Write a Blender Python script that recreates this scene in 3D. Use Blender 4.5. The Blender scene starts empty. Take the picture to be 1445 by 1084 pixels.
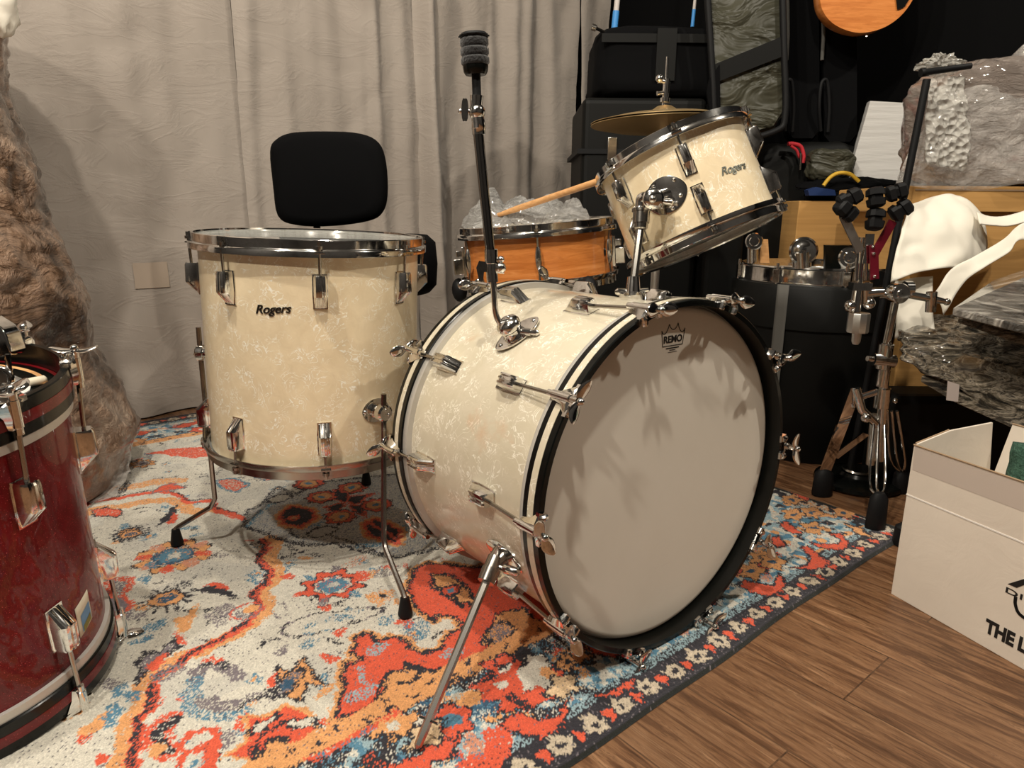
import bpy, math, random
import numpy as np
from mathutils import Matrix, Vector, noise
random.seed(7)
PI = math.pi
S = bpy.context.scene
COL = S.collection
# ------------------------------------------------------------------ camera
F, CH = 976.775, 0.66419
FW = Vector((0.0, 0.97010174, -0.24269862)); RT = Vector((0.99996523, 0.00202388, 0.00808973)); UP = Vector((-0.00833905, 0.24269018, 0.97006801))
CAM = Vector((0, 0, CH))
cd = bpy.data.cameras.new('camera'); cam = bpy.data.objects.new('camera', cd); COL.objects.link(cam)
cam.matrix_world = Matrix(((RT.x, UP.x, -FW.x, 0), (RT.y, UP.y, -FW.y, 0), (RT.z, UP.z, -FW.z, CH), (0, 0, 0, 1)))
cd.sensor_width = 36; cd.lens = F * 36 / 1445; cd.clip_start = 0.02
S.camera = cam
# measuring helpers: photograph pixel -> place in the room
def ray(px, py): return FW + RT * ((px - 722.5) / F) - UP * ((py - 542) / F)
def G(px, py, z=0.0):
    d = ray(px, py); return CAM + d * ((z - CH) / d.z)
def A(px, py, Y):
    d = ray(px, py); return CAM + d * (Y / d.y)
def cyl_hit(px, py, c, a, R):
    d = ray(px, py); m = CAM - c; dp = d - a * d.dot(a); mp = m - a * m.dot(a)
    aa = dp.dot(dp); bb = 2 * dp.dot(mp); cc = mp.dot(mp) - R * R
    D = max(bb * bb - 4 * aa * cc, 0); return CAM + d * ((-bb - math.sqrt(D)) / (2 * aa))
# ------------------------------------------------------------------ materials
def mat(name, base=(.8, .8, .8), rough=.5, metal=0, coat=0, sheen=0, spec=.5, build=None, trans=0, ior=1.45, coat_rough=.08):
    m = bpy.data.materials.new(name); m.use_nodes = True
    nt = m.node_tree; b = nt.nodes['Principled BSDF']
    b.inputs['Base Color'].default_value = (*base, 1); b.inputs['Roughness'].default_value = rough
    b.inputs['Metallic'].default_value = metal; b.inputs['Coat Weight'].default_value = coat
    b.inputs['Coat Roughness'].default_value = coat_rough; b.inputs['Sheen Weight'].default_value = sheen
    b.inputs['Specular IOR Level'].default_value = spec; b.inputs['Transmission Weight'].default_value = trans
    b.inputs['IOR'].default_value = ior
    if build: build(nt, b)
    return m
class N:
    def __init__(s, nt): s.nt = nt
    def n(s, t, **k):
        x = s.nt.nodes.new(t)
        for a, v in k.items():
            if a.startswith('_'): setattr(x, a[1:], v)
            else: x.inputs[a.replace('_', ' ')].default_value = v
        return x
    def l(s, a, b): s.nt.links.new(a, b)
    def coord(s, scale=(1, 1, 1), kind='Object', rot=(0, 0, 0)):
        t = s.n('ShaderNodeTexCoord'); m = s.n('ShaderNodeMapping'); m.inputs['Scale'].default_value = scale; m.inputs['Rotation'].default_value = rot
        s.l(t.outputs[kind], m.inputs['Vector']); return m.outputs[0]
    def noise(s, vec, scale, detail=4, rough=.5, dist=0):
        x = s.n('ShaderNodeTexNoise'); x.inputs['Scale'].default_value = scale; x.inputs['Detail'].default_value = detail
        x.inputs['Roughness'].default_value = rough; x.inputs['Distortion'].default_value = dist
        s.l(vec, x.inputs['Vector']); return x.outputs['Fac']
    def ramp(s, fac, stops):
        r = s.n('ShaderNodeValToRGB'); e = r.color_ramp.elements
        while len(e) > 1: e.remove(e[-1])
        for i, (p, c) in enumerate(stops):
            q = e[0] if i == 0 else e.new(p)
            q.position = p; q.color = (*c, 1) if len(c) == 3 else c
        s.l(fac, r.inputs[0]); return r.outputs[0]
    def mix(s, fac, a, b, mode='MIX'):
        x = s.n('ShaderNodeMix'); x.data_type = 'RGBA'; x.blend_type = mode
        for v, i in ((fac, 0), (a, 6), (b, 7)):
            if isinstance(v, (int, float)): x.inputs[i].default_value = v
            elif isinstance(v, tuple): x.inputs[i].default_value = (*v, 1)
            else: s.l(v, x.inputs[i])
        return x.outputs[2]
    def math(s, op, a, b=0.0):
        x = s.n('ShaderNodeMath'); x.operation = op
        for v, i in ((a, 0), (b, 1)):
            if isinstance(v, (int, float)): x.inputs[i].default_value = v
            else: s.l(v, x.inputs[i])
        return x.outputs[0]
    def bump(s, h, bsdf, strength=.3, dist=.01, inp='Normal'):
        x = s.n('ShaderNodeBump'); x.inputs['Strength'].default_value = strength; x.inputs['Distance'].default_value = dist
        s.l(h, x.inputs['Height']); s.l(x.outputs[0], bsdf.inputs[inp])
def pearl(c0, c1, c2):
    def f(nt, b):
        k = N(nt); v = k.coord()
        a = k.noise(v, 36, 2, .5, 2.6)
        line = k.ramp(a, [(.47, (0, 0, 0)), (.5, (1, 1, 1)), (.53, (0, 0, 0))])
        msk = k.ramp(k.noise(v, 30, 2), [(.45, (0, 0, 0)), (.56, (1, 1, 1))])
        fl = k.math('MULTIPLY', line, msk)
        base = k.mix(k.ramp(k.noise(v, 26, 5, .6, .6), [(.35, (0, 0, 0)), (.7, (1, 1, 1))]), c0, c1)
        col = k.mix(fl, base, c2)
        k.l(col, b.inputs['Base Color'])
        k.bump(k.noise(v, 60, 2, .5, 2.2), b, .12, .002)
    return f
M = {}
M['pearl'] = mat('aged_cream_pearl', rough=.34, coat=.6, build=pearl((.76, .62, .41), (.86, .72, .49), (1, .97, .86)), coat_rough=.14)
def pearl_worn(nt, b):
    pearl((.60, .53, .39), (.66, .585, .45), (.95, .90, .78))(nt, b)
    k = N(nt); v = k.coord()
    st = k.ramp(k.noise(v, 9, 6, .65), [(.60, (0, 0, 0)), (.72, (1, 1, 1))])
    src = b.inputs['Base Color'].links[0].from_socket
    k.l(k.mix(k.math('MULTIPLY', st, .55), src, (.62, .36, .2)), b.inputs['Base Color'])
M['pearl_bass'] = mat('worn_white_pearl', rough=.3, coat=.6, build=pearl_worn, coat_rough=.12)
def chr_(nt, b):
    k = N(nt); v = k.coord()
    k.l(k.ramp(k.noise(v, 40, 4), [(.3, (.05, .05, .05)), (.75, (.16, .16, .16))]), b.inputs['Roughness'])
    k.l(k.ramp(k.noise(v, 120, 4, .7), [(.3, (.62, .6, .56)), (.5, (.8, .79, .77))]), b.inputs['Base Color'])
M['chrome'] = mat('chrome', (.8, .79, .77), .1, 1, build=chr_)
M['chrome_dull'] = mat('dull_nickel', (.40, .375, .34), .22, 1)
M['alu'] = mat('brushed_aluminium', (.72, .7, .66), .35, 1)
M['grey_ring'] = mat('worn_grey_metal', (.58, .555, .51), .4, .35)
M['black_lac'] = mat('black_lacquer', (.003, .0035, .003), .25, 0, .12, spec=.3)
M['black_in'] = mat('black_paint', (.005, .005, .005), .5)
M['rubber'] = mat('black_rubber', (.005, .005, .0055), .6, spec=.3)
M['black_cloth'] = mat('black_cloth', (.0028, .0028, .0032), .9, spec=.12)
def fuzz(nt, b):
    k = N(nt); v = k.coord()
    k.bump(k.noise(v, 300, 3), b, .6, .004)
M['felt'] = mat('black_felt', (.02, .02, .021), .9, sheen=.4, build=fuzz)
def red_sp(nt, b):
    k = N(nt); v = k.coord()
    c = k.ramp(k.noise(v, 14, 6, .7), [(.3, (.07, .0015, .003)), (.7, (.18, .004, .007))])
    s = k.ramp(k.noise(v, 700, 1), [(.68, (0, 0, 0)), (.74, (1, 1, 1))])
    k.l(k.mix(s, c, (.6, .08, .08)), b.inputs['Base Color'])
M['red'] = mat('red_sparkle', rough=.35, coat=.5, spec=.2, build=red_sp, coat_rough=.02)
def wood_or(nt, b):
    k = N(nt); v = k.coord((1, 1, 9))
    c = k.ramp(k.noise(v, 9, 7, .6, 1.2), [(.3, (.50, .15, .03)), (.55, (.66, .23, .055)), (.75, (.76, .3, .09))])
    k.l(c, b.inputs['Base Color'])
M['maple'] = mat('orange_maple', rough=.25, coat=.7, build=wood_or)
M['guitar_wood'] = mat('amber_wood', rough=.3, coat=.8, build=wood_or)
def stickwood(nt, b):
    k = N(nt); v = k.coord((4, 30, 30))
    k.l(k.ramp(k.noise(v, 6, 5), [(.3, (.55, .27, .10)), (.7, (.72, .4, .17))]), b.inputs['Base Color'])
M['stick'] = mat('hickory', rough=.45, build=stickwood)
def headm(nt, b):
    k = N(nt); v = k.coord()
    c = k.ramp(k.noise(v, 3, 6, .6), [(.35, (.76, .70, .60)), (.65, (.82, .76, .66))])
    sm = k.ramp(k.noise(k.coord((1, 9, 1), rot=(0, 0, .5)), 7, 4, .6, .5), [(.66, (0, 0, 0)), (.76, (1, 1, 1))])
    k.l(k.mix(k.math('MULTIPLY', sm, .35), c, (.72, .62, .56)), b.inputs['Base Color'])
    k.l(k.ramp(k.noise(v, 20, 4), [(.3, (.42, .42, .42)), (.7, (.55, .55, .55))]), b.inputs['Roughness'])
M['head'] = mat('smooth_white_drumhead', rough=.45, build=headm)
M['head_clear'] = mat('hazy_drumhead', (.5, .5, .47), .12, coat=1, spec=.8)
M['ink'] = mat('black_ink', (.012, .012, .012), .5)
M['bronze'] = mat('cymbal_bronze', (.78, .56, .28), .42, 1)
def curtainm(nt, b):
    k = N(nt); v = k.coord()
    c = k.ramp(k.noise(v, 2.2, 5, .6), [(.3, (.31, .265, .225)), (.7, (.37, .32, .275))])
    k.l(c, b.inputs['Base Color'])
    h = k.mix(.5, k.ramp(k.noise(k.coord((1, 1, .16)), 26, 4, .6, .4), [(0, (0, 0, 0)), (1, (1, 1, 1))]), k.ramp(k.noise(k.coord((.5, .5, 1.2)), 9, 5, .6, 1.4), [(.42, (0, 0, 0)), (.5, (1, 1, 1)), (.58, (0, 0, 0))]))
    k.bump(h, b, .22, .008)
    b.inputs['Sheen Weight'].default_value = .15
M['curtain'] = mat('pale_cloth', rough=.8, build=curtainm)
M['black_wall'] = mat('black_wall_paint', (.0028, .0028, .003), .9, spec=.1)
M['wall'] = mat('warm_wall_paint', (.30, .25, .2), .8)
M['dark_wall'] = mat('dark_wall_paint', (.035, .032, .03), .85)
M['ceil'] = mat('ceiling_paint', (.04, .037, .034), .9)
def foamm(nt, b):
    k = N(nt); v = k.coord((1, 1, 10))
    k.bump(k.noise(v, 6, 3), b, .3, .01)
M['foam'] = mat('white_foam', (.62, .6, .57), .6, build=foamm)
M['foam_soft'] = mat('soft_white_foam_sheet', (.82, .77, .66), .75)
def cardm(nt, b):
    k = N(nt); v = k.coord((1, 1, 30))
    c = k.ramp(k.noise(v, 4, 4), [(.3, (.46, .245, .075)), (.7, (.56, .31, .10))])
    k.l(c, b.inputs['Base Color'])
M['card'] = mat('brown_cardboard', rough=.8, build=cardm)
def whitecard(nt, b):
    k = N(nt); v = k.coord()
    c = k.ramp(k.noise(v, 5, 5, .6), [(.3, (.72, .63, .53)), (.7, (.80, .71, .60))])
    k.l(c, b.inputs['Base Color']); k.bump(k.noise(v, 16, 5, .6, 1), b, .25, .004)
M['whitecard'] = mat('white_cardboard', rough=.7, build=whitecard)
M['cardedge'] = mat('corrugated_edge', (.34, .23, .14), .9)
M['tape_clear'] = mat('packing_tape', (.58, .49, .42), .3)
def scrub(nt, b):
    k = N(nt); v = k.coord()
    k.l(k.ramp(k.noise(v, 160, 4, .8), [(.3, (.01, .05, .03)), (.7, (.12, .26, .18))]), b.inputs['Base Color'])
    k.bump(k.noise(v, 160, 4, .8), b, 1, .01)
M['scrub'] = mat('green_scouring_fibre', rough=.9, build=scrub)
def plasticm(tint, alpha, lo, hi, scale):
    def f(nt, b):
        k = N(nt); v = k.coord()
        w = k.noise(k.coord((1, 1, 2.2)), scale, 6, .65, 1.6)
        k.bump(w, b, 1, .03)
        b.inputs['Base Color'].default_value = (*tint, 1)
        a = k.ramp(k.noise(v, scale * .8, 5, .6, 1.2), [(.3, (lo,) * 3), (.75, (hi,) * 3)])
        k.l(a, b.inputs['Alpha'])
    return f
M['film'] = mat('clear_plastic_film', rough=.12, coat=.5, build=plasticm((.8, .74, .68), 1, .12, .5, 12))
M['film_thick'] = mat('cloudy_plastic_film', rough=.2, coat=.6, build=plasticm((.78, .68, .6), 1, .5, .95, 14))
def bubble(nt, b):
    k = N(nt); v = k.coord()
    x = k.n('ShaderNodeTexVoronoi'); x.inputs['Scale'].default_value = 60; k.l(v, x.inputs['Vector'])
    k.bump(x.outputs['Distance'], b, 1, .02)
    b.inputs['Alpha'].default_value = .42
M['bubble'] = mat('bubble_wrap', (.8, .77, .7), .1, coat=.6, build=bubble)
def brownbag(nt, b):
    k = N(nt); v = k.coord((1, 1, .8))
    c = k.ramp(k.noise(v, 4.5, 7, .65, 1.5), [(.34, (.03, .016, .009)), (.44, (.12, .066, .035)), (.55, (.29, .18, .115)), (.72, (.46, .34, .25))])
    k.l(c, b.inputs['Base Color'])
    k.bump(k.noise(k.coord((1, 1, 1.6)), 9, 6, .6, 2.5), b, 1, .035)
M['brownbag'] = mat('crinkled_brown_wrap', rough=.45, coat=1, coat_rough=.05, build=brownbag)
def pinkpaper(nt, b):
    k = N(nt); v = k.coord()
    c = k.ramp(k.noise(v, 5, 5, .6, 1), [(.3, (.32, .26, .22)), (.55, (.5, .42, .37)), (.66, (.42, .16, .13)), (.74, (.55, .47, .41))])
    k.l(c, b.inputs['Base Color'])
    k.bump(k.noise(k.coord((1, 1, 2.5)), 13, 7, .7, 2), b, 1, .04)
M['wrapstuff'] = mat('packed_paper_under_film', rough=.22, coat=1, build=pinkpaper)
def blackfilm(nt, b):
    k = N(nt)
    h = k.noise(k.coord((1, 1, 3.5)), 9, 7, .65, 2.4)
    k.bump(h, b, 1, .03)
    k.l(k.ramp(k.noise(k.coord((1, 1, 4)), 10, 6, .65, 2), [(.38, (.02, .019, .016)), (.46, (.16, .13, .09)), (.52, (.44, .37, .28)), (.57, (.04, .036, .03)), (.63, (.2, .165, .12)), (.7, (.64, .56, .45))]), b.inputs['Base Color'])  # pale ramp bands paint the film's streak highlights into the colour
M['board'] = mat('grey_board_under_film', (.13, .12, .105), .2, coat=1, build=lambda nt, b: (lambda k: (k.l(k.ramp(k.noise(k.coord((1, 5, 1)), 7, 6, .65, 1.5), [(.4, (.05, .046, .04)), (.55, (.2, .18, .155)), (.66, (.5, .46, .4))]), b.inputs['Base Color']), k.bump(k.noise(k.coord((1, 4, 1)), 9, 6, .6, 2), b, .8, .02)))(N(nt)))  # lighter streaks painted in as glints of film over the grey board
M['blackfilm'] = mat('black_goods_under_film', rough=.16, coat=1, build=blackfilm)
def gig(nt, b):
    k = N(nt); v = k.coord((1, 1, 1))
    k.l(k.ramp(k.noise(v, 4, 4), [(.3, (.032, .031, .02)), (.7, (.06, .057, .038))]), b.inputs['Base Color'])
    k.bump(k.noise(k.coord((1, 1, 1.8), rot=(0, .5, 0)), 6, 3, .5, 1), b, 1, .05)
M['gig'] = mat('olive_nylon', rough=.45, spec=.4, build=gig)
M['case'] = mat('black_fibre_case', (.0035, .0035, .003), .6, spec=.25)
M['strap'] = mat('grey_webbing', (.10, .095, .085), .8)
M['redcloth'] = mat('red_cloth', (.5, .02, .03), .7)
M['yellow'] = mat('yellow_webbing', (.6, .36, .03), .6)
M['blue'] = mat('blue_tape', (.05, .26, .62), .5)
M['bluecloth'] = mat('navy_nylon', (.01, .03, .11), .5)
M['whitepole'] = mat('pale_rod', (.55, .5, .47), .5)
M['maroon'] = mat('maroon_anodised', (.16, .008, .02), .35, .3, .5)
M['bag_clear'] = M['film']
M['label_w'] = mat('cream_paper', (.62, .55, .42), .6)
M['tag_grey'] = mat('tag_card', (.5, .42, .38), .7)
def planks(nt, b):
    k = N(nt); ang = math.radians(39.6)
    v = k.coord(rot=(0, 0, 0))
    t = k.n('ShaderNodeTexCoord'); m = k.n('ShaderNodeMapping'); m.inputs['Rotation'].default_value = (0, 0, math.radians(50.0)); k.l(t.outputs['Object'], m.inputs['Vector'])
    br = k.n('ShaderNodeTexBrick'); br.offset = .37; br.inputs['Scale'].default_value = 1; br.inputs['Mortar Size'].default_value = .0012
    br.inputs['Brick Width'].default_value = .92; br.inputs['Row Height'].default_value = .15; br.inputs['Bias'].default_value = 0
    br.inputs['Color1'].default_value = (0, 0, 0, 1); br.inputs['Color2'].default_value = (1, 1, 1, 1); br.inputs['Mortar'].default_value = (.5, .5, .5, 1)
    k.l(m.outputs[0], br.inputs['Vector'])
    sc = k.n('ShaderNodeMapping'); sc.inputs['Scale'].default_value = (1.6, 16, 1); k.l(m.outputs[0], sc.inputs['Vector'])
    off = k.n('ShaderNodeVectorMath'); off.operation = 'ADD'; k.l(sc.outputs[0], off.inputs[0])
    ml = k.n('ShaderNodeVectorMath'); ml.operation = 'SCALE'; ml.inputs['Scale'].default_value = 13; k.l(br.outputs['Color'], ml.inputs[0]); k.l(ml.outputs[0], off.inputs[1])
    g1 = k.noise(off.outputs[0], 2.2, 9, .68, 1.6)
    g2 = k.noise(off.outputs[0], 9, 6, .7, .4)
    g3 = k.math('SINE', k.math('MULTIPLY', g1, 46.0)); c0 = k.ramp(k.mix(.35, g1, g2), [(.36, (.05, .02, .008)), (.45, (.125, .056, .025)), (.53, (.235, .118, .056)), (.62, (.36, .2, .105))]); c = k.mix(k.math('MULTIPLY', k.ramp(g3, [(.55, (0, 0, 0)), (.95, (1, 1, 1))]), .55), c0, (.07, .03, .013))
    tone = k.mix(k.math('MULTIPLY', br.outputs['Color'], .35), c, (.1, .05, .025))
    k.l(k.mix(k.math('MULTIPLY', br.outputs['Fac'], .6), tone, (.03, .015, .008)), b.inputs['Base Color'])
    k.l(k.ramp(g2, [(.3, (.32,) * 3), (.7, (.5,) * 3)]), b.inputs['Roughness'])
    k.bump(g2, b, .15, .003)
M['floor'] = mat('walnut_laminate', rough=.4, build=planks)
# ------------------------------------------------------------------ mesh builder
class MB:
    def __init__(s): s.v = []; s.f = []
    def add(s, vs, fs, mx=None):
        o = len(s.v)
        s.v += [tuple(mx @ Vector(p)) for p in vs] if mx is not None else [tuple(p) for p in vs]
        s.f += [tuple(i + o for i in f) for f in fs]; return s
    def box(s, x0, x1, y0, y1, z0, z1, mx=None):
        vs = [(x, y, z) for x in (x0, x1) for y in (y0, y1) for z in (z0, z1)]
        return s.add(vs, [(0, 1, 3, 2), (4, 6, 7, 5), (0, 4, 5, 1), (2, 3, 7, 6), (0, 2, 6, 4), (1, 5, 7, 3)], mx)
    def lathe(s, prof, seg=48, mx=None, a0=0, a1=2 * PI, closed=False):
        full = abs(a1 - a0 - 2 * PI) < 1e-6; n = seg if full else seg + 1; m = len(prof); vs = []; fs = []
        for i in range(n):
            a = a0 + (a1 - a0) * i / seg; c, q = math.cos(a), math.sin(a)
            vs += [(r * c, r * q, z) for r, z in prof]
        for i in range(seg):
            j = (i + 1) % n
            for k in range(m if closed else m - 1):
                l = (k + 1) % m
                fs.append((i * m + k, j * m + k, j * m + l, i * m + l))
        return s.add(vs, fs, mx)
    def tube(s, pts, r, seg=10, cap=True, mx=None):
        pts = [Vector(p) for p in pts]; n = len(pts); vs = []; fs = []; u = None
        for i, p in enumerate(pts):
            d = (pts[min(i + 1, n - 1)] - pts[max(i - 1, 0)]).normalized()
            if u is None: u = d.orthogonal().normalized()
            else:
                u = (u - d * u.dot(d)); u = u.normalized() if u.length > 1e-6 else d.orthogonal().normalized()
            w = d.cross(u); rr = r[i] if isinstance(r, (list, tuple)) else r
            vs += [p + (u * math.cos(2 * PI * k / seg) + w * math.sin(2 * PI * k / seg)) * rr for k in range(seg)]
        for i in range(n - 1):
            for k in range(seg):
                l = (k + 1) % seg; fs.append((i * seg + k, i * seg + l, (i + 1) * seg + l, (i + 1) * seg + k))
        if cap: fs += [tuple(range(seg))[::-1], tuple(range((n - 1) * seg, n * seg))]
        return s.add(vs, fs, mx)
    def loft(s, secs, cap=True, mx=None, closed=True):
        m = len(secs[0]); vs = [p for q in secs for p in q]; fs = []
        for i in range(len(secs) - 1):
            for k in range(m if closed else m - 1):
                l = (k + 1) % m; fs.append((i * m + k, i * m + l, (i + 1) * m + l, (i + 1) * m + k))
        if cap: fs += [tuple(range(m))[::-1], tuple(range((len(secs) - 1) * m, len(secs) * m))]
        return s.add(vs, fs, mx)
    def prism(s, poly, z0, z1, mx=None):
        return s.loft([[(x, y, z0) for x, y in poly], [(x, y, z1) for x, y in poly]], True, mx)
    def ball(s, c, r, seg=14, rings=8, mx=None, sc=(1, 1, 1)):
        pr = [(max(r * math.sin(PI * i / rings), 1e-5), -r * math.cos(PI * i / rings)) for i in range(rings + 1)]
        m2 = Matrix.Translation(c) @ Matrix.Diagonal((*sc, 1))
        return s.lathe(pr, seg, (mx @ m2) if mx is not None else m2)
    def grid(s, fn, nu, nv, mx=None, wrap=False):
        vs = [fn(i / nu, j / nv) for i in range(nu + (0 if wrap else 1)) for j in range(nv + 1)]; fs = []; N1 = nv + 1
        for i in range(nu):
            i2 = (i + 1) % nu if wrap else i + 1
            for j in range(nv): fs.append((i * N1 + j, i2 * N1 + j, i2 * N1 + j + 1, i * N1 + j + 1))
        return s.add(vs, fs, mx)
    def mesh(s, name, m, smooth=35):
        me = bpy.data.meshes.new(name); me.from_pydata(s.v, [], s.f); me.update()
        import bmesh
        b = bmesh.new(); b.from_mesh(me); bmesh.ops.recalc_face_normals(b, faces=b.faces); b.to_mesh(me); b.free()
        if smooth:
            me.polygons.foreach_set('use_smooth', [True] * len(me.polygons)); me.set_sharp_from_angle(angle=math.radians(smooth))
        me.materials.append(m); return me
    def build(s, name, m, parent=None, smooth=35, bevel=0, solid=0, mx=None, subsurf=0):
        return place(name, s.mesh(name, m, smooth), parent, mx, bevel, solid, subsurf)
def place(name, me, parent=None, mx=None, bevel=0, solid=0, subsurf=0):
    o = bpy.data.objects.new(name, me); COL.objects.link(o)
    if parent: o.parent = parent
    if mx is not None: o.matrix_local = mx
    if subsurf:
        q = o.modifiers.new('subsurf', 'SUBSURF'); q.levels = q.render_levels = subsurf
    if solid:
        q = o.modifiers.new('solidify', 'SOLIDIFY'); q.thickness = solid; q.offset = 0
    if bevel:
        q = o.modifiers.new('bevel', 'BEVEL'); q.width = bevel; q.segments = 3; q.limit_method = 'ANGLE'
    return o
def tag(o, label, cat, group=None, kind=None):
    o['label'] = label; o['category'] = cat
    if group: o['group'] = group
    if kind: o['kind'] = kind
    return o
def thing(name, label, cat, mx=None, group=None):
    o = bpy.data.objects.new(name, None); COL.objects.link(o); o.empty_display_size = .05
    if mx is not None: o.matrix_world = mx
    return tag(o, label, cat, group)
def FR(o, x, y, z):
    x = Vector(x); y = Vector(y); z = Vector(z)
    return Matrix(((x.x, y.x, z.x, o[0]), (x.y, y.y, z.y, o[1]), (x.z, y.z, z.z, o[2]), (0, 0, 0, 1)))
def FZ(o, z, xh=(0, 0, 1)):
    z = Vector(z).normalized(); x = Vector(xh).cross(z)
    if x.length < 1e-3: x = Vector((0, 1, 0)).cross(z)
    x.normalize(); return FR(o, x, z.cross(x), z)
def T(x, y, z): return Matrix.Translation((x, y, z))
def R(a, ax): return Matrix.Rotation(a, 4, ax)
def text_mesh(s, size, m, depth=.0008, shear=0, name='t', bold=0, space=1):
    c = bpy.data.curves.new(name, 'FONT'); c.body = s; c.size = size; c.extrude = depth; c.shear = shear; c.align_x = 'CENTER'; c.align_y = 'CENTER'; c.offset = bold; c.space_character = space
    o = bpy.data.objects.new(name, c); COL.objects.link(o)
    bpy.context.view_layer.update()
    me = bpy.data.meshes.new_from_object(o.evaluated_get(bpy.context.evaluated_depsgraph_get())); me.materials.clear(); me.materials.append(m)
    bpy.data.objects.remove(o); return me
def wrap_to_cyl(me, Rr):
    # text laid flat in x (around) / y (along axis) / z (out) bent round a cylinder of radius Rr whose surface point is the origin
    for v in me.vertices:
        a = v.co.x / Rr; r = Rr + v.co.z
        v.co.x = r * math.sin(a); v.co.z = r * math.cos(a) - Rr
    me.update(); return me
def bez(pts, n=8):
    # Catmull-Rom through points
    P = [Vector(p) for p in pts]; P = [2 * P[0] - P[1]] + P + [2 * P[-1] - P[-2]]; out = []
    for i in range(1, len(P) - 2):
        for k in range(n):
            t = k / n; a, b, c, d = P[i - 1:i + 3]
            out.append(.5 * ((2 * b) + (c - a) * t + (2 * a - 5 * b + 4 * c - d) * t * t + (3 * b - a - 3 * c + d) * t ** 3))
    out.append(P[-2]); return out
# ------------------------------------------------------------------ the room (setting)
RU = Vector((math.cos(math.radians(39.8)), math.sin(math.radians(39.8)), 0))     # along the curtain wall / rug length
RV = Vector((-RU.y, RU.x, 0))                                                     # into the room
def struct(o): o['kind'] = 'structure'; return o
K = G(150, 605)
KR = K.dot(RV); kv = KR + .11; ku = 2.55          # curtain wall offset, far corner along RU
def ruv(u, v, z=0): return RU * u + RV * v + Vector((0, 0, z))
b = MB(); b.add([ruv(-2.2, -2.6), ruv(ku + .2, -2.6), ruv(ku + .2, kv + .35), ruv(-2.2, kv + .35)], [(0, 1, 2, 3)])
struct(b.build('floor', M['floor'], smooth=0))
def wall(name, u0, v0, u1, v1, m, zt=2.7):
    b = MB(); a = ruv(u0, v0); c = ruv(u1, v1); d = (c - a).normalized(); nrm = Vector((d.y, -d.x, 0)) * .06
    b.loft([[a, c, c + nrm, a + nrm], [p + Vector((0, 0, zt)) for p in (a, c, c + nrm, a + nrm)]])
    return struct(b.build(name, m, smooth=0))
wall('wall_back', ku + .12, kv + .30, -2.2, kv + .30, M['wall'])
wall('wall_right', ku + .12, -2.6, ku + .12, kv + .3, M['black_wall'])
wall('wall_left', -2.2, kv + .3, -2.2, -2.6, M['dark_wall'])
wall('wall_front', -2.2, -2.6, ku + .12, -2.6, M['dark_wall'])
b = MB(); b.add([ruv(-2.3, -2.7, 2.7), ruv(ku + .2, -2.7, 2.7), ruv(ku + .2, kv + .4, 2.7), ruv(-2.3, kv + .4, 2.7)], [(3, 2, 1, 0)])
struct(b.build('ceiling', M['ceil'], smooth=0))
# curtain: three hanging panels, each a thing
def ucurt(px):                      # u on the curtain plane seen at pixel column px
    d = ray(px, 298); d = Vector((d.x, d.y, 0)); t = kv / d.dot(RV); return (d * t).dot(RU)
CUR = []
def curtain(u0, u1, label, folds, amp, seed, ov=0):
    rr = random.Random(seed)
    fl = [(rr.uniform(u0, u1), rr.uniform(.02, .05), rr.uniform(.3, 1) * amp, rr.uniform(-.04, .04)) for _ in range(folds)]
    def fn(s, t):
        u = u0 + (u1 - u0) * s; z = .006 + 2.62 * t
        d = 0
        for c, w, a, sl in fl:
            q = (u - c - sl * t * 2) / w; d += a * math.exp(-q * q) * (.55 + .45 * math.sin(3 * t + c * 9))
        d += .018 * noise.noise((u * 5 + seed, z * 1.1, seed)) + .012 * noise.noise((u * 14, z * 2.5, seed + 4)) + .012 * abs(noise.noise((u * 7, z * 6, seed + 9)))
        if t < .06: d += (.06 - t) * (.5 + .7 * noise.noise((u * 6, 1, seed)))     # hem kicks out onto the rug
        return ruv(u, kv - .03 - d - ov, z)
    CUR.append(lambda u, z, o_: (lambda p: p - RV * o_)(fn((u - u0) / (u1 - u0), (z - .006) / 2.62)))
    b = MB(); b.grid(fn, max(60, int((u1 - u0) * 130)), 130)
    return tag(b.build('curtain', M['curtain'], smooth=180), label, 'curtain', 'pale cloth curtains along the back wall')
ua, ub, uc = ucurt(343), ucurt(578), ucurt(830)
curtain(-1.6, ua + .004, 'wide wrinkled cream curtain panel on the left, behind the red drum', 7, .02, 3)
c2 = curtain(ua - .004, ub + .004, 'cream curtain panel hanging behind the stool backrest', 10, .035, 5, .022)
c3 = curtain(ub - .004, uc - .16, 'folded cream curtain panel behind the black cymbal arm', 14, .05, 8, .02)
c4 = curtain(uc - .164, ku + .02, 'deeply folded curtain strip beside the stacked black cases', 9, .07, 12, .03)
# square of tape on the left curtain
b = MB(); q0 = ucurt(174); q1 = ucurt(224)
tz = [A(199, yy, (ruv((q0 + q1) / 2, kv - .06)).y).z for yy in (371, 407)]
b.grid(lambda s, t: CUR[0](q0 + (q1 - q0) * s, tz[1] + (tz[0] - tz[1]) * t, .0035), 12, 12)
tag(b.build('tape_patch', mat('beige_tape', (.40, .32, .25), .6)), 'square beige tape patch stuck on the left curtain', 'tape')
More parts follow.
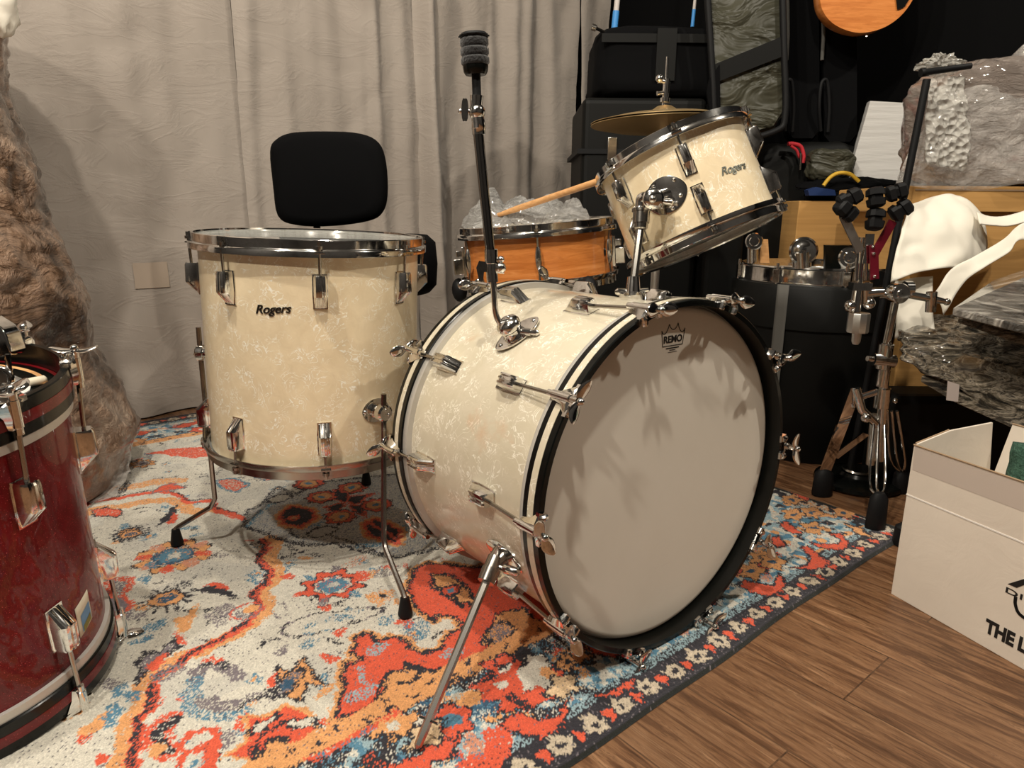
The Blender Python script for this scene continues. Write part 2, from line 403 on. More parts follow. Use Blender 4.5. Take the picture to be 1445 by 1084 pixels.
# ------------------------------------------------------------------ rug (pattern woven into the pile colour)
rs = np.random.RandomState(5)
U0, U1 = -.42, 1.535
V0 = G(800, 1084).dot(RV) * .5 + G(1265, 765).dot(RV) * .5; V1 = KR; WID = V1 - V0
ST = .0021
nu = int((U1 - U0) / ST); nv = int(WID / ST)
uu, vv = np.meshgrid(U0 + (np.arange(nu + 1)) / nu * (U1 - U0), np.arange(nv + 1) / nv * WID, indexing='ij')
def vnoise(cell, seed):
    r = np.random.RandomState(seed); a = int((U1 - U0) / cell) + 3; c = int(WID / cell) + 3; g = r.rand(a, c)
    x = (uu - U0) / cell; y = vv / cell; i = np.clip(x.astype(int), 0, a - 2); j = np.clip(y.astype(int), 0, c - 2); fx = x - i; fy = y - j
    fx = fx * fx * (3 - 2 * fx); fy = fy * fy * (3 - 2 * fy)
    return (g[i, j] * (1 - fx) + g[i + 1, j] * fx) * (1 - fy) + (g[i, j + 1] * (1 - fx) + g[i + 1, j + 1] * fx) * fy
CR = np.array
cream, cream2, redo, orng, blue_, dblue, blk, grey_, lblue, pink = [CR(c) for c in ((.64, .60, .51), (.50, .48, .43), (.70, .10, .045), (.72, .34, .13), (.085, .215, .31), (.03, .085, .15), (.022, .02, .027), (.19, .16, .175), (.30, .42, .46), (.62, .27, .17))]
n1 = vnoise(.012, 1); n2 = vnoise(.005, 2); n3 = vnoise(.06, 3); n4 = vnoise(.18, 4); n5 = vnoise(.012, 15); n6 = vnoise(.03, 16)
jx = (n1 - .5) * .008 + (n2 - .5) * .006 + (rs.rand(*uu.shape) - .5) * .0035
jy = (n5 - .5) * .008 + (vnoise(.005, 17) - .5) * .006 + (rs.rand(*uu.shape) - .5) * .0035
PX = uu + jx; PY = vv + jy
col = np.zeros(uu.shape + (3,)); col[:] = cream
col[(n3 * .6 + n4 * .4) > .6] = cream * .5 + cream2 * .5
rnd = rs.rand(*uu.shape)
def put(mask, c, dens=1.0):
    if dens < 1: mask = mask & (rnd < dens)
    col[mask] = c
def g2(px, py):
    p = G(px, py); return (p.dot(RU), p.dot(RV) - V0)
def sub(pts, pad):
    a = np.array(pts); i0 = max(0, int((a[:, 0].min() - pad - U0) / ST)); i1 = min(nu + 1, int((a[:, 0].max() + pad - U0) / ST) + 2)
    j0 = max(0, int((a[:, 1].min() - pad) / ST)); j1 = min(nv + 1, int((a[:, 1].max() + pad) / ST) + 2)
    return slice(i0, max(i0, i1)), slice(j0, max(j0, j1))
def segd(x, y, pts, closed=False):
    d = np.full(x.shape, 9.); P_ = list(pts) + ([pts[0]] if closed else [])
    for (ax, ay), (bx, by) in zip(P_[:-1], P_[1:]):
        dx, dy = bx - ax, by - ay; t = np.clip(((x - ax) * dx + (y - ay) * dy) / (dx * dx + dy * dy + 1e-12), 0, 1)
        d = np.minimum(d, np.hypot(x - ax - t * dx, y - ay - t * dy))
    return d
def poly(pts, c, outline=None, ow=.003, fringe=None, fw=.01, dens=1.0, raw=False):
    if not raw: pts = [g2(*p) for p in pts]
    sl = sub(pts, .03); x, y = PX[sl], PY[sl]
    if x.size == 0: return
    ins = np.zeros(x.shape, bool); n = len(pts)
    for i in range(n):
        (ax, ay), (bx, by) = pts[i], pts[(i + 1) % n]
        if ay != by: ins ^= ((ay > y) != (by > y)) & (x < (bx - ax) * (y - ay) / (by - ay) + ax)
    d = segd(x, y, pts, True); cs = col[sl]; r = rnd[sl]
    if fringe is not None: cs[(~ins) & (d < fw)] = fringe
    cs[ins & (r < dens)] = c
    if outline is not None: cs[(d < ow) & (r < .8)] = outline
def line(pts, c, w, dens=1.0, raw=False, dash=0):
    if not raw: pts = [g2(*p) for p in pts]
    pts = [(p.x, p.y) for p in bez([(a, b_, 0) for a, b_ in pts], 4)] if len(pts) > 2 else pts
    sl = sub(pts, w + .02); x, y = PX[sl], PY[sl]
    if x.size == 0: return
    d = segd(x, y, pts); m = (d < w) & (rnd[sl] < dens)
    if dash: m &= (np.sin((x + y * .7) * dash) + np.sin((x * .6 - y) * dash)) > -.2
    col[sl][m] = c
def ell(c, ru, rv, colr, rot=0, outline=None, ow=.003, dens=1.0, raw=False, lobes=0, la=.2, inner=0):
    cx, cy = c if raw else g2(*c)
    sl = sub([(cx - ru, cy - rv), (cx + ru, cy + rv)], max(ru, rv) * .5 + .01); x = PX[sl] - cx; y = PY[sl] - cy
    if x.size == 0: return
    ca, sa = math.cos(rot), math.sin(rot); X = (x * ca + y * sa) / ru; Y = (-x * sa + y * ca) / rv; r = np.hypot(X, Y)
    if lobes: r = r / (1 + la * np.cos(lobes * np.arctan2(Y, X)))
    m = (r < 1) & (rnd[sl] < dens)
    if inner: m &= r > inner
    col[sl][m] = colr
    if outline is not None: col[sl][(np.abs(r - 1) * min(ru, rv) < ow) & (rnd[sl] < .8)] = outline
BW = .245
# faint all-over motifs of the cream field
for i in range(900):
    c = (rs.uniform(U0, U1), rs.uniform(BW, WID - .2)); k = [0, 0, 1, 2, 2, 2, 3, 4, 5, 6, 7, 7, 7, 8, 9, 9][rs.randint(16)]; s = rs.uniform(.006, .017); ro = rs.uniform(0, 3)
    if k == 0: ell(c, s * 1.5, s * .6, blue_, ro, dens=.6, raw=True)
    elif k == 1: ell(c, s * 1.2, s * .6, orng, ro, dens=.8, raw=True)
    elif k == 2: line([c, (c[0] + s * 1.4 * math.cos(ro), c[1] + s * math.sin(ro)), (c[0] + s * 2 * math.cos(ro + .6), c[1] + s * 2 * math.sin(ro + .6))], blk, .003, .7, True)
    elif k == 3: ell(c, s * 1.2, s * .5, redo, ro, dens=.7, raw=True)
    elif k == 4: ell(c, s * 1.4, s * .8, grey_, ro, dens=.4, raw=True)
    elif k == 5: ell(c, s * 2, s * 1.0, grey_, ro, dens=.6, raw=True, inner=.8)
    elif k == 6: ell(c, s * 1.2, s, blue_, ro, dens=.55, raw=True, lobes=5); ell(c, s * .4, s * .4, orng, raw=True)
    elif k == 7: line([(c[0] - s * 2, c[1]), (c[0], c[1] + s), (c[0] + s * 2, c[1] - s * .5)], blk, .0022, .6, True, 500)
    elif k == 9: ell(c, s * 1.6, s * .55, blk, ro, dens=.5, raw=True, lobes=5, la=.3)
    else: ell(c, s * 1.2, s * .9, cream2, ro, dens=.7, raw=True)
# orange scroll frames
SC = [(183, 1095), (193, 1057), (197, 1036), (194, 1020), (213, 1002), (215, 978), (223, 960), (247, 944), (270, 926), (294, 913), (325, 897), (351, 879), (365, 858), (359, 839), (378, 822), (378, 805), (366, 792), (376, 776), (371, 764)]
off = lambda P_, dx, dy: [(x + dx, y + dy) for x, y in P_]
line(off(SC[:9], -13, 4), orng, .017, .95); line(off(SC[8:], 12, -4), orng, .014, .95)
line(SC, redo, .0085); line(off(SC, -4, 1), blk, .0036, .85); line(off(SC, 3, -2), blk, .002, .5)
SC2 = [(118, 716), (131, 709), (172, 704), (201, 698), (234, 696), (256, 703), (268, 711), (299, 709), (306, 722), (345, 733)]
line(off(SC2[:8], 2, 12), orng, .016, .9); line(off(SC2[:5], 20, -16), orng, .02, .8)
line(SC2, redo, .008); line(off(SC2, 0, -3), blk, .0034, .7)
poly([(128, 722), (150, 718), (175, 722), (165, 732), (135, 730)], redo, blk, .003, dens=.9)
poly([(205, 612 + 30), (250, 634), (300, 632), (300, 645), (270, 648), (230, 643)], redo, None, dens=.9)
poly([(210, 700), (225, 690), (240, 683), (262, 690), (240, 694), (222, 697)], redo, grey_, .003)
poly([(155, 700), (170, 686), (184, 680), (182, 690), (176, 698)], blk, None, dens=.7)
# grey/orange ovals along the scroll
for c, a, bb in (((350, 868), .028, .02), ((315, 865), .03, .02), ((238, 952), .024, .02), ((300, 832), .02, .02)):
    ell(c, a, bb, grey_, .3, dens=.55)
ell((349, 864), .03, .024, redo, .2, inner=.85); ell((354, 862), .014, .012, orng)
poly([(196, 935), (205, 922), (222, 924), (246, 902), (250, 915), (225, 938), (208, 950), (196, 968)], grey_, blk, .004, dens=.85)
poly([(205, 945), (226, 928), (240, 922), (232, 938), (215, 950)], redo)
poly([(246, 893), (258, 899), (262, 912), (251, 910)], redo)
poly([(250, 880), (262, 870), (275, 858), (282, 853), (274, 872), (266, 894), (252, 896)], orng)
poly([(135, 870 - 40), (188, 852), (176, 868), (165, 878), (150, 870)], grey_, redo, .005)
poly([(140, 818), (188, 820), (173, 845), (160, 845), (150, 825)], grey_, redo, .006, dens=.7)
poly([(270, 835), (300, 830), (325, 836), (334, 847), (310, 840), (285, 837)], blk, blk, .002)
poly([(285, 830), (300, 823), (318, 827), (322, 835), (300, 830)], redo)
poly([(220, 745), (240, 722), (250, 714), (248, 726), (236, 738)], blk, blk, .002)
poly([(236, 740), (246, 726), (253, 728), (250, 738), (240, 743)], redo)
line([(345, 733), (330, 729), (306, 723)], redo, .006)
# flower medallions
def blossom(c, r, petal, ring, core, lobes=8, out=blk):
    ell(c, r, r, petal, 0, out, .0028, lobes=lobes, la=.16); ell(c, r * .66, r * .66, cream, 0, out, .002, dens=.8, lobes=lobes, la=.1)
    ell(c, r * .52, r * .52, ring, dens=.9); ell(c, r * .22, r * .22, core)
blossom((246, 786), .062, orng, blue_, cream); ell((246, 786), .034, .034, blue_, 0, dblue, .004, dens=.85); ell((246, 786), .012, .012, cream, lobes=5)
for k in range(8):
    a = k * PI / 4 + .3; q = g2(246, 786); ell((q[0] + .055 * math.cos(a), q[1] + .055 * math.sin(a)), .016, .011, redo if k % 2 else pink, a, raw=True, dens=.9)
for c, r in (((236, 847), .026), ((182, 754), .022), ((185, 756), .02)):
    q = g2(*c)
    for k in range(14):
        a = k * PI / 7; line([(q[0] + r * .9 * math.cos(a), q[1] + r * .9 * math.sin(a)), (q[0] + r * 1.7 * math.cos(a), q[1] + r * 1.7 * math.sin(a))], blk, .003, .8, True)
    ell(c, r, r, orng, 0, blk, .003); ell(c, r * .55, r * .55, dblue, dens=.8)
blossom((470, 827), .05, redo, blue_, cream2)
for a in range(0, 6): q = g2(470, 827); ell((q[0] + .058 * math.cos(a), q[1] + .056 * math.sin(a)), .013, .009, [redo, grey_, blue_][a % 3], a, raw=True, dens=.8)
blossom((253, 607), .075, redo, lblue, orng)
ell((253, 607), .05, .05, lblue, dens=.8, lobes=6); ell((253, 607), .022, .022, orng)
blossom((200, 656), .03, orng, grey_, blk)
# yellow winged motif
poly([(388, 950), (392, 940), (398, 948), (412, 950), (428, 930), (438, 944), (446, 958), (458, 972), (444, 974), (434, 966), (430, 992), (418, 990), (408, 984), (398, 966)], orng, blk, .003)
ell((409, 966), .03, .014, grey_, .6, blk, .003, dens=.7); ell((408, 967), .014, .01, dblue, .6)
poly([(380, 958), (390, 952), (392, 968), (382, 974)], redo, None)
line([(350, 988), (372, 984), (390, 978)], blk, .008, .75)
# dark C shape
line([(276, 962), (282, 948), (300, 940), (322, 948), (336, 958)], grey_, .011, .85); line([(290, 942), (308, 938), (322, 945)], blk, .006, .7)
line([(275, 965), (272, 985), (280, 1005), (310, 1010), (338, 1006)], blue_, .014, .6); line([(285, 992), (310, 1000), (340, 994), (365, 985)], grey_, .011, .7)
poly([(282, 935), (300, 928), (314, 930), (312, 938), (296, 936)], redo, None, dens=.8)
line([(340, 1000), (355, 990), (372, 985)], blk, .004, .7)
# black and red blot
line([(240, 1018), (226, 1035), (222, 1050), (236, 1064)], redo, .017, .8); line([(246, 1020), (232, 1030), (224, 1044), (238, 1062)], blk, .009, .85); ell((222, 1062), .012, .012, orng)
for c in ((283, 1048), (278, 1076)): ell(c, .026, .024, redo, 0, dens=.95, inner=.62)
line([(300, 1050), (296, 1084)], redo, .009)
# big red and yellow flower at the lower edge
poly([(350, 1012), (362, 1018), (390, 1006), (402, 1000), (415, 1006), (436, 1010), (440, 1030), (432, 1046), (404, 1052), (380, 1058), (365, 1080), (345, 1072), (322, 1070), (345, 1054), (356, 1040), (352, 1026)], redo, None, fringe=orng, fw=.006)
line([(356, 1070), (362, 1050), (378, 1036), (400, 1024)], blk, .004, .85); ell((374, 1024), .022, .008, cream, .3, blk, .002); ell((425, 1024), .02, .008, cream, -.6, blk, .002); ell((385, 1058), .02, .012, orng, .3, blk, .003)
for c in ((110, 1005), (130, 1030), (142, 1020)): ell(c, .018, .01, orng, .5)
for c in ((155, 1018), (160, 1005), (185, 985), (200, 905), (205, 890), (222, 885), (170, 975), (205, 820), (215, 800), (175, 715 + 30)): ell(c, .018, .009, blue_, rs.uniform(0, 3), dens=.75)
for c in ((180, 870), (193, 872), (310, 880), (300, 870), (150, 968), (320, 1045), (400, 920)): ell(c, .018, .01, grey_, rs.uniform(0, 3), dens=.6)
poly([(130, 1084), (142, 1068), (154, 1070), (150, 1084)], redo)
# dashed paisley
cx, cy = g2(473, 877); 
for k in range(46):
    a = k / 46 * 2 * PI; x = .085 * math.cos(a); y = .02 * math.sin(a) * (1.3 - .5 * math.cos(a)); r_ = -.28
    ell((cx + x * math.cos(r_) - y * math.sin(r_), cy + x * math.sin(r_) + y * math.cos(r_)), .0045, .0028, blk if k % 3 else grey_, raw=True, dens=.85)
for k in range(14): ell((cx + rs.uniform(-.06, .06), cy + rs.uniform(-.02, .02)), .006, .005, blue_, raw=True, dens=.6)
for c in ((405, 816), (460, 860), (570, 900 - 20), (575, 882), (468, 932), (478, 895), (512, 818)): ell(c, .013, .01, redo, rs.uniform(0, 3), dens=.85, lobes=3)
for c in ((578, 888), (600, 884), (545, 878), (436, 912), (596, 897)): ell(c, .018, .012, blue_, .5, dens=.5)
ell((541, 843), .022, .018, orng, dens=.6); ell((541, 843), .006, .006, blk)
ell((500, 800 - 5), .03, .015, pink, .3, dens=.3); ell((545, 808), .03, .02, grey_, .3, dens=.45); ell((550, 802), .015, .01, redo, dens=.6)
# grey-blue medallion under the floor tom
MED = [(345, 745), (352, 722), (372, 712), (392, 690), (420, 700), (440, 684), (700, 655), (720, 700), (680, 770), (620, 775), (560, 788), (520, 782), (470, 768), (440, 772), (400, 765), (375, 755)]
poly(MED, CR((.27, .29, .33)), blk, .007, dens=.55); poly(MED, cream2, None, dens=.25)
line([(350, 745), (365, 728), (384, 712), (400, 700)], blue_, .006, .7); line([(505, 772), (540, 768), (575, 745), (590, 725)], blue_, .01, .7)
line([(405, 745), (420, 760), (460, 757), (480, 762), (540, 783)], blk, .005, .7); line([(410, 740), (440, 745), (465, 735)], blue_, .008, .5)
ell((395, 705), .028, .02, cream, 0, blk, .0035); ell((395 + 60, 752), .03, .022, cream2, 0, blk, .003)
for P_ in ([(471, 693), (486, 690), (494, 708), (484, 711), (472, 707)], [(494, 702), (526, 698), (505, 713), (492, 711)], [(458, 717), (490, 710), (478, 724), (466, 722)], [(492, 713), (512, 716), (516, 732), (498, 722)]):
    poly(P_, blk, redo, .0035)
for c in ((454, 703), (498, 690), (531, 714), (480, 731), (436, 684)):
    ell(c, .036, .036, redo, 0, blk, .003, lobes=9, la=.08); ell(c, .023, .023, orng, 0, blk, .0015); ell(c, .008, .008, blue_)
poly([(395, 728), (410, 716), (440, 721), (446, 733), (425, 746), (400, 742)], blk, redo, .005, fringe=orng, fw=.013); ell((415, 733), .012, .01, orng, 0, redo, .004)
poly([(515, 742), (528, 734), (552, 742), (566, 752), (562, 770), (535, 762), (520, 758)], blk, redo, .005, fringe=orng, fw=.013); line([(517, 738), (565, 766)], redo, .004)
poly([(360, 668), (385, 664), (395, 672), (380, 680), (362, 676)], redo, dblue, .003, dens=.7)
poly([(305, 680), (330, 676), (352, 686), (335, 696), (312, 690)], redo, blue_, .004, dens=.7)
poly([(575, 690), (600, 680), (640, 690), (600, 700)], redo, blk, .003)
# big red corner leaf with yellow panel
poly([(604, 797), (585, 805), (576, 830), (588, 861), (613, 878), (618, 870), (644, 873), (653, 887), (632, 898), (624, 915), (599, 926), (579, 917), (573, 906), (548, 901), (531, 909), (517, 895), (503, 903), (498, 923), (515, 934), (487, 940), (484, 960), (489, 976), (478, 993), (472, 1021), (500, 1010), (560, 985), (620, 955), (700, 915), (760, 905), (860, 880), (850, 830), (740, 790), (700, 800), (660, 803), (640, 799)], redo, blk, .0045, fringe=orng, fw=.010)
poly([(531, 996), (543, 962), (555, 950), (580, 946), (640, 951), (600, 972), (560, 990)], orng, blk, .005); line([(566, 968), (585, 962), (592, 950)], blk, .004)
line([(575, 940), (582, 944), (620, 950)], blk, .005)
poly([(610, 812), (641, 815), (668, 840), (672, 858), (648, 852), (622, 840), (612, 830)], orng, blk, .005); ell((636, 835), .02, .015, redo, 0, blk, .003); ell((637, 835), .008, .007, blue_); line([(612, 831), (628, 832)], blk, .003)
line([(640, 842), (648, 852), (654, 860)], blk, .003)
for c in ((533, 917), (508, 984), (640, 923)): ell(c, .022, .012, lblue, 0, dens=.55)
line([(508, 945), (512, 962), (530, 972)], lblue, .005, .6)
poly([(700, 870), (740, 860), (760, 880), (730, 905), (700, 915), (680, 910)], orng, blk, .003); ell((705, 895), .03, .02, grey_, .5, blk, .004, dens=.6)
# guard stripe with ticks, blue border, outer stripe with cream flowers: mirrored on both long sides
def side(flip):
    v = (WID - PY) if flip else PY; vr = (WID - vv) if flip else vv
    e = (rnd - .5) * .006 + (n1 - .5) * .006
    m = vr + e < BW; base = np.where((vnoise(.009, 21) > .55)[..., None], lblue, cream); base = np.where((vnoise(.011, 22) + rnd * .3 > .8)[..., None], blue_, base); col[m] = base[m]
    m = (vr + e > BW - .033) & (vr + e < BW + .004); col[m] = orng
    for k in range(int((U1 - U0) / .035)):
        cx = U0 + k * .035 + .01; cy = BW - .014 + (.006 if k % 2 else -.004)
        if flip: cy = WID - cy
        ell((cx, cy), .009, .0035, blk, .8 if k % 2 else -.5, raw=True, dens=.85)
    m = (vr + e < BW - .033) & (vr + e > BW - .041); col[m & (rnd < .6)] = blk
    y_ = lambda q: WID - q if flip else q
    # floral band
    r = np.random.RandomState(31 + flip)
    for k in range(22):
        cx = U0 + .05 + k * .092; 
        for w in range(9):
            c = (cx + r.uniform(-.05, .05), y_(r.uniform(.08, BW - .04))); s = r.uniform(.008, .018)
            ell(c, s * 1.5, s * .8, [blk, dblue, orng, pink, blk, blue_, redo, cream, orng][w], r.uniform(0, 3), raw=True, dens=.75, lobes=3)
    for k in range(11):
        cx = U0 + .04 + k * .19; sgn = 1 if k % 2 else -1; cy = y_(.145)
        sg = -1 if flip else 1
        def q(x, y): return (cx + x * sgn, cy + y * sg)
        poly([q(-.075, -.02), q(-.03, .008), q(-.005, -.012), q(.03, -.012), q(.045, .03), q(.058, .028), q(.064, -.01), q(.045, -.04), q(.02, -.038), q(.012, -.052), q(-.005, -.04), q(-.03, -.046), q(-.05, -.03)], redo, blk, .0025, raw=True)
        ell(q(.0, .05), .033, .03, redo if k % 2 else orng, 0, blk, .003, raw=True, lobes=6, la=.22); ell(q(0, .05), .01, .009, cream, raw=True)
        ell(q(.08, .045), .02, .013, blk, .6, raw=True, dens=.7); ell(q(.085, -.0), .022, .016, orng, .4, blk, .003, raw=True, lobes=5); ell(q(-.06, .04), .024, .012, blk, -.5, raw=True, dens=.75)
    e2 = (rnd - .5) * .005
    m = (vr + e2 < .055); col[m] = np.where((rnd > .93)[..., None], grey_, blk)[m]
    m = (vr + e2 < .072) & (vr + e2 > .055); col[m] = np.where((rnd > .55)[..., None], blk, lblue)[m]
    for k in range(int((U1 - U0) / .058) + 1):
        cx = U0 + .02 + k * .058
        ell((cx, y_(.032)), .0155, .0155, cream * CR((.86, .76, .66)), 0, raw=True, lobes=7, la=.12); ell((cx, y_(.032)), .0055, .0055, blk, raw=True)
        c = (cx + .029, y_(.030)); ell(c, .0075, .010, redo, 0, raw=True, lobes=3, la=.3)
    col[vr < .006] = (.012, .013, .010)
side(False); side(True)
# end border at the far right end
m = (uu > U1 - .05) & (vv > .0135); ee = (rnd < .5)
col[m & ee & (n1 > .5)] = cream; col[m & (n1 < .42)] = blk; col[uu > U1 - .012] = (.012, .013, .010)
m = (uu > U1 - .30) & (uu < U1 - .05) & (vv > .07) & (vv < WID - .1)
base = np.where((vnoise(.012, 41) > .5)[..., None], lblue, cream); base = np.where((vnoise(.013, 42) > .66)[..., None], blue_, base); base = np.where((vnoise(.02, 43) > .7)[..., None], orng, base); base = np.where((vnoise(.014, 44) > .8)[..., None], blk, base)
col[m & (rnd < .95)] = base[m & (rnd < .95)]
# motifs seen right of the bass drum
for P_, c in (([(1130, 774), (1139, 772), (1154, 783), (1173, 796), (1154, 807), (1114, 804), (1136, 800), (1143, 789)], redo), ([(1143, 767), (1160, 770), (1180, 770), (1186, 763), (1169, 754), (1184, 754), (1199, 769), (1193, 778), (1169, 778), (1147, 772)], redo), ([(1040, 828), (1052, 820), (1090, 828), (1100, 812), (1110, 826), (1106, 838), (1088, 846), (1060, 838)], redo), ([(1096, 688), (1105, 682), (1130, 692), (1143, 704), (1138, 710), (1124, 702)], redo), ([(1097, 740), (1112, 738), (1133, 756), (1118, 756)], redo), ([(1086, 762), (1100, 758), (1108, 772), (1095, 775)], redo), ([(1190, 740), (1215, 748), (1236, 760), (1210, 756)], orng)):
    poly(P_, c, blk, .003)
for c in ((1147, 747), (1190, 725), (1117, 707), (1145, 725), (1075, 790), (1060, 808), (1090, 795), (1120, 728)): ell(c, .03, .022, orng, .4, blk, .002, lobes=5, la=.25); ell(c, .008, .006, dblue)
# motifs of the near border seen left of the bass drum
for P_, c in (([(702, 1023), (731, 1009), (756, 1017), (785, 1013), (799, 992), (803, 1005), (793, 1031), (766, 1048), (743, 1042), (720, 1036)], redo), ([(696, 938), (702, 928), (725, 928), (722, 936), (702, 946)], redo), ([(832, 984), (850, 980), (880, 966), (900, 958), (893, 972), (865, 985), (840, 988)], redo), ([(728, 920), (740, 915), (760, 930), (778, 945), (770, 952), (745, 940), (732, 935)], blk)):
    poly(P_, c, blk, .003)
ell((706, 970), .04, .036, redo, .3, None, lobes=6, la=.2); ell((706, 970), .011, .01, cream)
ell((754, 940), .025, .018, cream, .3, blk, .002, lobes=5); ell((756, 960), .025, .026, cream, .3, None, lobes=4); ell((774, 952), .013, .012, orng); ell((795, 972), .03, .022, CR((.7, .5, .3)), .3, blk, .003, lobes=5)
line([(724, 985), (740, 1000), (770, 1010), (785, 1003)], blk, .008, .8); line([(640, 968), (665, 962), (690, 955)], blk, .013, .75)
ell((682, 1004), .02, .018, dblue, dens=.7); ell((661, 990), .02, .014, orng, .2); ell((636, 1020), .03, .03, redo, 0, blk, .003, lobes=6); ell((636, 1020), .014, .014, blue_)
line([(700, 1040), (704, 1060), (690, 1080), (665, 1084)], redo, .016, .9); line([(545, 1050), (540, 1075), (520, 1084)], blk, .018, .75); ell((600, 1040), .03, .02, CR((.7, .5, .3)), .3, blk, .003, lobes=4)
line([(440, 1075), (480, 1055), (520, 1030), (560, 1005)], redo, .006, .7)
# speckle of stray dark and light tufts
sp = vnoise(.02, 61); put((rnd > .975) & (sp > .45), blk * 2.5); put((rnd > .955) & (rnd < .965), grey_)
col *= (.86 + .26 * rs.rand(*uu.shape))[..., None] * (.94 + .12 * n2)[..., None]
# build the pile as a fine displaced sheet
endskew = np.where(uu > U1 - .35, 0, 0)
zz = .0032 + (rs.rand(*uu.shape) - .5) * .0012 + .0012 * (n3 - .5); edge = np.minimum(np.minimum(vv, WID - vv), U1 - uu); zz = np.where(edge < .003, .0008, zz); zz = np.where((edge >= .003) & (edge < .009), .0048, zz)
uu2 = uu + .0 * vv
wav = .003 * np.sin(uu * 7) + .0015 * np.sin(uu * 19 + 1)
XX = uu2 * RU.x + (vv + V0 + wav * (vv < .05) ) * RV.x; YY = uu2 * RU.y + (vv + V0 + wav * (vv < .05)) * RV.y
co = np.stack([XX, YY, zz], -1).reshape(-1, 3).astype(np.float32)
N1 = nv + 1; ii, jj = np.meshgrid(np.arange(nu), np.arange(nv), indexing='ij'); a0 = (ii * N1 + jj).ravel(); quads = np.stack([a0, a0 + N1, a0 + N1 + 1, a0 + 1], -1).astype(np.int32)
me = bpy.data.meshes.new('area_rug'); me.vertices.add(len(co)); me.vertices.foreach_set('co', co.ravel()); me.loops.add(quads.size); me.loops.foreach_set('vertex_index', quads.ravel())
me.polygons.add(len(quads)); me.polygons.foreach_set('loop_start', np.arange(0, quads.size, 4, dtype=np.int32)); me.polygons.foreach_set('loop_total', np.full(len(quads), 4, dtype=np.int32)); me.update(calc_edges=True)
at = me.color_attributes.new('pile', 'FLOAT_COLOR', 'POINT'); at.data.foreach_set('color', np.concatenate([np.clip(col.reshape(-1, 3), 0, 1), np.ones((len(co), 1))], 1).astype(np.float32).ravel())
def rugm(nt, b):
    k = N(nt); a = k.n('ShaderNodeAttribute'); a.attribute_name = 'pile'; v = k.coord()
    s = k.ramp(k.noise(v, 520, 2, .6), [(.3, (.72, .72, .72)), (.7, (1.12, 1.12, 1.12))])
    k.l(k.mix(1, a.outputs['Color'], s, 'MULTIPLY'), b.inputs['Base Color'])
    k.bump(k.noise(v, 420, 3, .6), b, .6, .002)
me.materials.append(mat('woven_rug_pile', rough=.92, sheen=.15, build=rugm))
rug = place('area_rug', me)
tag(rug, 'large cream, red and blue patterned rug with black edging on the wooden floor', 'rug')
# ------------------------------------------------------------------ drum hardware, one mesh per kind of part
def lug_mesh(w=.0215, tail=.029, nose=.026, h=.0225):
    b = MB(); secs = []
    for y, hh, ww in ((-tail, .0015, .85), (-tail + .002, .004, .92), (-tail * .30, h, 1.0), (-tail * .22, h * 1.02, 1.0), (nose - .004, h * .98, .97), (nose, h * .9, .9)):
        W_ = w * ww / 2; q = []
        for x, z in ((-1.18, 0), (-1.16, .06), (-1.0, .12), (-.94, .78), (-.72, .97), (-.5, 1), (-.42, .9), (-.2, .93), (-.14, 1.03), (.14, 1.03), (.2, .93), (.42, .9), (.5, 1), (.72, .97), (.94, .78), (1.0, .12), (1.16, .06), (1.18, 0)):
            q.append((x * W_, y, max(z * hh, 0) - (.0 if z else .003)))
        secs.append(q)
    b.loft(secs); b.box(-w * .55, w * .55, -tail - .001, nose + .001, -.003, .002)
    return b.mesh('lug', M['chrome'], 28)
LUG = lug_mesh()
def tube_lug_mesh():
    b = MB(); secs = []
    for i in range(11):
        t = i / 10; y = -.027 + .054 * t; r = .0085 * (math.sin(PI * (.08 + .84 * t))) ** .5
        secs.append([(r * math.cos(a), y, .008 + r * math.sin(a) * (1 + .12 * math.cos(6 * a))) for a in [k * PI / 9 for k in range(18)]])
    b.loft(secs); b.box(-.004, .004, -.018, .018, -.004, .006); return b.mesh('lug', M['chrome'], 40)
TLUG = tube_lug_mesh()
def rod(name, p0, p1, r, parent, m=None, seg=10, head=0):
    b = MB(); p0 = Vector(p0); p1 = Vector(p1); b.tube([p0, p1], r, seg)
    if head:
        d = (p1 - p0).normalized(); b.tube([p1 - d * .004, p1 + d * .001], .0058, 14); b.tube([p1, p1 + d * head], .0036, 4)
    return b.build(name, m or M['chrome'], parent)
def wing_mesh():
    b = MB(); b.tube([(0, -.012, 0), (0, .004, 0)], [.0042, .0055], 12)
    for s in (-1, 1):
        secs = []
        for i in range(9):
            t = i / 8; x = s * (.003 + .026 * t); w = .0055 + .0045 * math.sin(PI * min(1, t * 1.1)); yy = .004 + .006 * t * t; th = .0034 * (1 - .45 * t * t)
            if i == 8: w *= .5; th *= .5
            secs.append([(x, yy + th * math.sin(a), w * math.cos(a)) for a in [k * PI / 5 for k in range(10)]])
        b.loft(secs)
    b.ball((0, .008, 0), .0052); return b.mesh('thumb_handle', M['chrome'], 50)
WING = wing_mesh()
